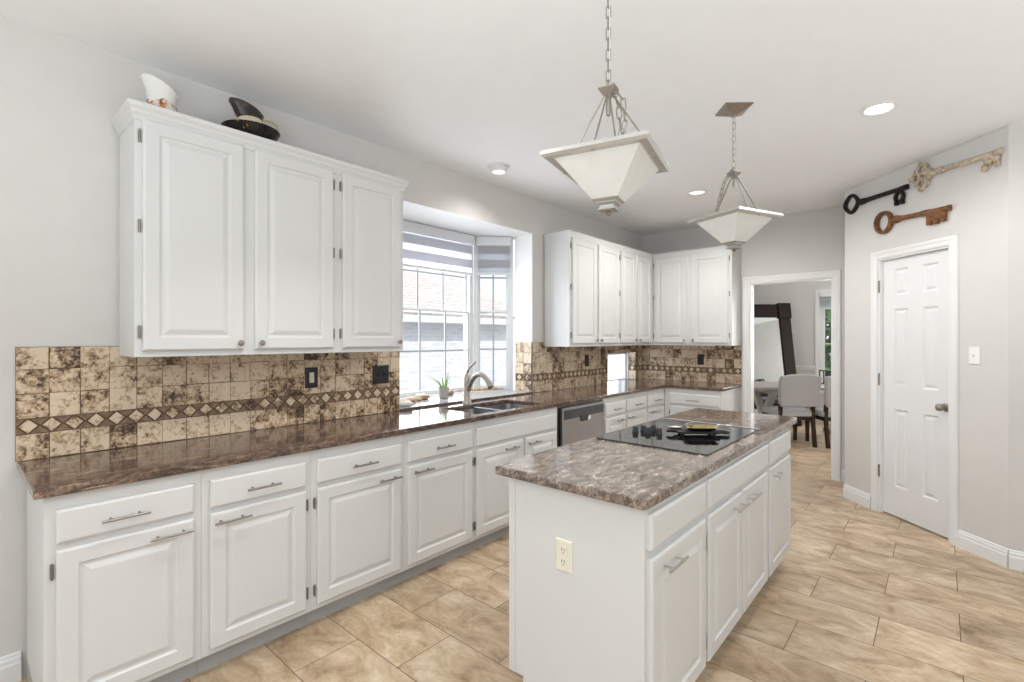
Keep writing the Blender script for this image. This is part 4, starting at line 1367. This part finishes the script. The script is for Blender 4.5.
MB().tube([(0.06, KY, 0.0), (0.085, KY, -0.002), (0.125, KY, -0.005)], [0.040, 0.030, 0.022], 12, flat=0.7).build('collar', 'ironwhite', k, smooth=True)
shaft(k, 0.115, 0.548, -0.004, -0.024, 0.019, 0.0175, 'ironwhite', ((0.05, 0.006), (0.97, 0.005)))
m = MB()
m.prism([(0.435, -0.03), (0.532, -0.03), (0.532, -0.112), (0.508, -0.112), (0.508, -0.075), (0.492, -0.075), (0.492, -0.09), (0.474, -0.09), (0.474, -0.075), (0.460, -0.082), (0.460, -0.116), (0.428, -0.116), (0.428, -0.082), (0.445, -0.07)], -0.011, 0.011)
m.v = [(x, KY + z, y) for x, y, z in m.v]
m.build('bit', 'ironwhite', k, bevel=0.003)

# ------------------------------------------------------------------ jugs on the wall cabinet
ZJ = 2.4105
j = thing('jug', 'white jug with a painted orange foot on the three-door wall cabinet', 'jug', (0.175, 0.655, ZJ), R(180))
def jug_rings(prof, n=32, lip=0.0, tilt=0.0, z_from=0.0, pinch=0.0):
    rings = []
    zm = prof[-1][1]
    for r, z in prof:
        w = max(0.0, (z - z_from) / max(zm - z_from, 1e-6)) if z > z_from else 0.0
        ring = []
        for k in range(n):
            a = 2 * PI * k / n
            c_ = math.cos(a)
            rr = r * (1 + lip * w * max(0, c_) ** 3)
            sy = 1 - pinch * w * max(0, c_)
            ring.append((rr * math.sin(a) * sy, rr * c_, z + tilt * w * w * (c_ * 0.5)))
        rings.append(ring)
    return rings
prof = [(0.044, 0), (0.053, 0.008), (0.062, 0.04), (0.062, 0.07), (0.055, 0.11), (0.054, 0.14), (0.060, 0.165), (0.064, 0.178), (0.062, 0.186)]
m = MB()
rg = jug_rings(prof, lip=0.30, tilt=0.062, z_from=0.09)
inner = jug_rings([(r * 0.92, z) for r, z in prof], lip=0.30, tilt=0.062, z_from=0.09)
m.loft(rg + inner[::-1][:5], cap1=True)
m.build('body', 'jugwhite', j, smooth=True, angle=70)
MB().tube([(0.030, -0.046, 0.135), (0.052, -0.062, 0.134), (0.062, -0.070, 0.100), (0.056, -0.064, 0.060), (0.036, -0.048, 0.040)], [0.010, 0.009, 0.009, 0.009, 0.011], 10, flat=0.7).build('handle', 'orange', j, smooth=True)

bs = thing('wash_basin', 'dark glazed bowl with yellow flowers holding the pitcher on the cabinet', 'bowl', (0.155, 1.055, ZJ))
pr = [(0.060, 0), (0.066, 0.006), (0.085, 0.035), (0.118, 0.080), (0.136, 0.112), (0.140, 0.118), (0.136, 0.117), (0.116, 0.084), (0.085, 0.042), (0.050, 0.020), (0.004, 0.018)]
MB().lathe(pr, 36).build('basin', 'basin', bs, smooth=True, angle=60)
pt = thing('pitcher', 'dark brown glazed pitcher with a cream handle standing in the flowered bowl', 'pitcher', (0.155, 1.050, ZJ + 0.0185), R(180))
prof = [(0.036, 0), (0.040, 0.004), (0.048, 0.05), (0.057, 0.10), (0.059, 0.130), (0.058, 0.155), (0.061, 0.170), (0.060, 0.184), (0.062, 0.194), (0.064, 0.202), (0.060, 0.208)]
rg = jug_rings(prof, lip=0.72, tilt=0.058, z_from=0.150, pinch=0.2)
inner = jug_rings([(r * 0.9, z) for r, z in prof], lip=0.72, tilt=0.058, z_from=0.150, pinch=0.2)
m = MB()
m.loft(rg + inner[::-1][:6])
m.build('body', 'darkglaze', pt, smooth=True, angle=70)
MB().lathe([(0.0590, 0.124), (0.0630, 0.130), (0.0630, 0.148), (0.0585, 0.155)], 32, cap0=False, cap1=False).build('band', 'cream', pt, smooth=True)
MB().tube([(0, -0.056, 0.168), (0, -0.080, 0.184), (0, -0.112, 0.186), (0, -0.138, 0.170), (0, -0.146, 0.146), (0, -0.138, 0.128), (0, -0.100, 0.106), (0, -0.055, 0.095)], [0.009, 0.008, 0.007, 0.007, 0.006, 0.006, 0.006, 0.006], 10).build('handle', 'cream', pt, smooth=True)

# ------------------------------------------------------------------ dining room beyond the doorway
YD = 9.70
wall_xz('wall_dining_far', YD, YD + 0.12, [0.1, 1.365, 2.55, 6.0], [0, 0.55, 2.20, ZC], lambda x, z: not (1.365 < x < 2.55 and 0.55 < z < 2.20))
box(0.08, 0.20, YB + 0.12, YD, 0, ZC).build('wall_dining_left', 'wall', kind=S)
box(3.9, 4.02, YB + 0.12, YD, 0, ZC).build('wall_dining_right', 'wall', kind=S)
box(0.08, 4.02, 6.0, YD + 0.12, ZC, ZC + 0.12).build('ceiling_dining', 'ceiling', kind=S)
box(2.42, 3.9, YB, YB + 0.12, 0, ZC).build('wall_dining_near', 'wall', kind=S)
m = MB()
m.loft([[(x, YD + y, 0.885 + z) for y, z in ((0, 0), (-0.012, 0.004), (-0.012, 0.03), (-0.024, 0.04), (-0.024, 0.06), (0, 0.07))] for x in (0.2, 1.30)])
m.build('trim_3', 'trim', kind=S)
m = MB()
m.box(1.305, 1.365, YD - 0.02, YD, 0.50, 2.26).box(1.365, 2.55, YD - 0.02, YD, 2.20, 2.26).box(2.55, 2.61, YD - 0.02, YD, 0.5, 2.26).box(1.365, 2.55, YD - 0.03, YD, 0.50, 0.55)
m.build('trim_4', 'trim', kind=S)
window('window_5', 1.185, 0.55, 2.20, (1.365, YD + 0.02, 0), 0, 2, 1.34, 1, 1)
blind('zebra roller blind raised at the top of the dining room window', 1.16, (1.375, YD - 0.001), 0, 2.215, 1.93)

mr = thing('floor_mirror', 'big dark wood framed mirror leaning in the corner of the dining room', 'mirror', (0.845, 8.795, 0.002), R(45))
mr.rotation_euler = (R(-9.5), 0, R(45))
MW, MH = 0.98, 2.05
m = MB().box(-MW / 2, -MW / 2 + 0.19, -0.03, 0.03, 0.0, MH - 0.26).box(MW / 2 - 0.19, MW / 2, -0.03, 0.03, 0.0, MH - 0.26)
m.box(-MW / 2 + 0.19, MW / 2 - 0.19, -0.028, 0.028, MH - 0.245, MH - 0.02).box(-MW / 2 + 0.19, MW / 2 - 0.19, -0.028, 0.028, 0.0, 0.2)
for s in (-1, 1):
    m.box(s * (MW / 2 - 0.095) - 0.11, s * (MW / 2 - 0.095) + 0.11, -0.045, 0.035, MH - 0.26, MH)
m.build('frame', 'mirrorwood', mr, bevel=0.006)
box(-MW / 2 + 0.1901, MW / 2 - 0.1901, -0.006, 0.006, 0.2001, MH - 0.2451).build('glass', 'mirror', mr)

# dining furniture, the long table turned across the view
TA = R(41)
def rot(dx, dy):
    return (dx * math.cos(TA) - dy * math.sin(TA), dx * math.sin(TA) + dy * math.cos(TA))
def at_table(lat, dep):
    """position from distances across and along the dining axis"""
    q = rot(lat, dep)
    return (2.909 + q[0], q[1])
tc_ = at_table(4.25, 7.22)
tb = thing('dining_table', 'grey oak dining table with whitewashed trestle legs beyond the doorway', 'table', (*tc_, 0), TA)
box(-0.95, 0.95, -0.46, 0.46, 0.715, 0.755).build('tabletop', 'tabletop', tb, bevel=0.006)
for s in (-1, 1):
    m = MB().box(s * 0.57 - 0.05, s * 0.57 + 0.05, -0.23, 0.36, 0.0, 0.07)
    m.box(s * 0.57 - 0.045, s * 0.57 + 0.045, -0.34, 0.34, 0.64, 0.7148)
    for q in (-1, 1):
        m.loft([[(s * 0.57 - 0.04, q * a - 0.045, z), (s * 0.57 + 0.04, q * a - 0.045, z), (s * 0.57 + 0.04, q * a + 0.045, z), (s * 0.57 - 0.04, q * a + 0.045, z)] for a, z in ((0.17, 0.07), (-0.26, 0.64))])
    m.build('trestle', 'whitewood', tb)
def dining_chair(label, loc, rz):
    t = thing('dining_chair', label, 'chair', (*loc, 0), rz, 'grey dining chairs')
    m = MB()
    # seat: front towards +y, padded top
    m.loft([[(x, y, z) for x, y in rrect(-0.25 + e, 0.25 - e, -0.22 + e, 0.24 - e, 0.04)] for e, z in ((0.0, 0.40), (0.0, 0.455), (0.012, 0.475), (0.06, 0.487))])
    m.build('seat', 'chairfab', t, smooth=True)
    m = MB().box(-0.235, 0.235, -0.205, 0.225, 0.345, 0.3995)
    m.build('seat_frame', 'darkwood', t)
    m = MB()
    rings = []
    for z, w, y in ((0.53, 0.225, -0.225), (0.60, 0.245, -0.235), (0.75, 0.262, -0.262), (0.88, 0.268, -0.290), (0.935, 0.255, -0.302)):
        rings.append([(x, y + yy, z + (0.03 * (1 - (x / w) ** 2) if z > 0.9 else 0.0)) for x, yy in
                      [(w * q, -0.034) for q in (-1, -0.5, 0, 0.5, 1)] + [(w * q, 0.034) for q in (1, 0.5, 0, -0.5, -1)]])
    m.loft(rings)
    m.build('backrest', 'chairfab', t, bevel=0.012, seg=3, smooth=True)
    for sx in (-1, 1):
        m = MB().loft([[(sx * 0.215 + a, y + b, z) for a, b in ((-0.02, -0.02), (0.02, -0.02), (0.02, 0.02), (-0.02, 0.02))] for y, z in ((-0.255, 0), (-0.20, 0.40), (-0.215, 0.56))])
        m.build('leg', 'darkwood', t)
        m = MB().loft([[(sx * 0.215 + a * s_, 0.20 + b * s_, z) for a, b in ((-0.022, -0.022), (0.022, -0.022), (0.022, 0.022), (-0.022, 0.022))] for s_, z in ((0.75, 0), (1, 0.345))])
        m.build('leg', 'darkwood', t)
    return t
ch = dining_chair('grey upholstered dining chair in the doorway view, nearest the mirror, back turned', at_table(3.755, 6.72), TA)
dup(ch, (*at_table(4.32, 6.66), 0), TA, 'grey upholstered dining chair half hidden by the doorway casing', 'grey dining chairs')
bn = thing('dining_bench', 'dark bench with slate cushion on the far side of the table by the mirror', 'bench', (*at_table(3.90, 7.93), 0), TA)
MB().prism(rrect(-0.36, 0.36, -0.19, 0.19, 0.03), 0.40, 0.475).build('cushion', 'benchfab', bn, bevel=0.012)
box(-0.35, 0.35, -0.18, 0.18, 0.33, 0.3995).build('frame', 'darkwood', bn)
for sx in (-1, 1):
    for sy in (-1, 1):
        box(sx * 0.31 - 0.03, sx * 0.31 + 0.03, sy * 0.14 - 0.03, sy * 0.14 + 0.03, 0, 0.3298).build('leg', 'darkwood', bn)
ln = thing('lantern', 'small black metal lantern on the dining table before the window', 'lantern', (*at_table(4.63, 7.30), 0.7552), TA)
m = MB().box(-0.055, 0.055, -0.055, 0.055, 0, 0.012).box(-0.055, 0.055, -0.055, 0.055, 0.19, 0.205)
for sx in (-1, 1):
    for sy in (-1, 1):
        m.box(sx * 0.048 - 0.006, sx * 0.048 + 0.006, sy * 0.048 - 0.006, sy * 0.048 + 0.006, 0.012, 0.19)
m.build('frame', 'black', ln)
MB().lathe([(0.024, 0.012), (0.024, 0.11), (0.004, 0.115)], 14).build('candle', 'cream', ln, smooth=True)

# ------------------------------------------------------------------ outside
box(-14, -0.12, -4, 24, -0.42, -0.3).build('ground', 'ground', kind=S)
nb = thing('neighbor_house', 'pale brick neighbouring house with tan shingle roof outside the bay window', 'house', (-4.6, 0.5, -0.3), R(90))
m = MB().prism([(0, 0), (7.9, 0), (7.9, 2.2), (0, 2.2)], 0, 5.0)
m.v = [(x, z, y) for x, y, z in m.v]
w = m.build('wall', 'brick', nb)
w.rotation_euler = (0, 0, 0)
# brick texture runs on x,y of the object: turn the wall upright from a flat mesh
w.data.transform(Matrix.Rotation(R(-90), 4, 'X'))
w.rotation_euler = (R(90), 0, 0)
rf = MB()
L = 6.0
rf.prism([(-0.3, -0.30), (8.1, -0.30), (8.1, L), (-0.3, L)], 0.0, 0.12)
rr = rf.build('roof', 'shingle', nb)
rr.location = (0, 0, 2.26)
rr.rotation_euler = (R(30), 0, 0)
box(-0.3, 8.1, -0.31, -0.25, 2.03, 2.16).build('fascia', 'trim', nb)
fn = thing('garden_fence', 'tall white board fence beyond the neighbouring house', 'fence', (-5.0, 9.0, -0.3), R(90))
m = MB()
for i in range(46):
    m.box(i * 0.2, i * 0.2 + 0.19, 0, 0.03, 0, 2.25)
m.build('plank', 'fence', fn)
box(0, 9.2, 0.0305, 0.07, 0.5, 0.6).build('rail', 'fence', fn)
box(0.0, 8.0, YD + 0.4, 24, -0.29, -0.2).build('ground_lawn', 'lawn', kind=S)

def bush(label, loc, sx, sy, sz, seed, mat='hedge'):
    rnd = random.Random(seed)
    m = MB()
    for k in range(2600):
        a, b = rnd.uniform(0, 2 * PI), math.acos(rnd.uniform(-0.7, 1))
        r = rnd.uniform(0.75, 1.0)
        c_ = Vector((sx * r * math.sin(b) * math.cos(a), sy * r * math.sin(b) * math.sin(a), sz * (0.55 + 0.55 * r * math.cos(b))))
        d1 = Vector((rnd.uniform(-1, 1), rnd.uniform(-1, 1), rnd.uniform(-1, 1))).normalized()
        d2 = d1.orthogonal().normalized()
        s = rnd.uniform(0.08, 0.19)
        m.add([c_ - d1 * s, c_ + d2 * s * 0.5, c_ + d1 * s, c_ - d2 * s * 0.5], [(0, 1, 2, 3)])
    t = thing('garden_shrub', label, 'shrub', loc)
    m.build('foliage', mat, t)
    MB().tube([(0, 0, 0), (0.02, 0, sz * 0.5), (0, 0.02, sz * 0.9)], [0.05, 0.04, 0.02], 8).build('stem', 'darkwood', t)
    return t
bush('tall dark green shrub outside the dining room window', (1.55, 12.6, -0.25), 1.2, 0.7, 3.0, 5)
bush('lower light green shrub in front of the tall shrub outside the dining window', (2.1, 11.3, -0.25), 0.7, 0.4, 0.95, 6, 'lawn')
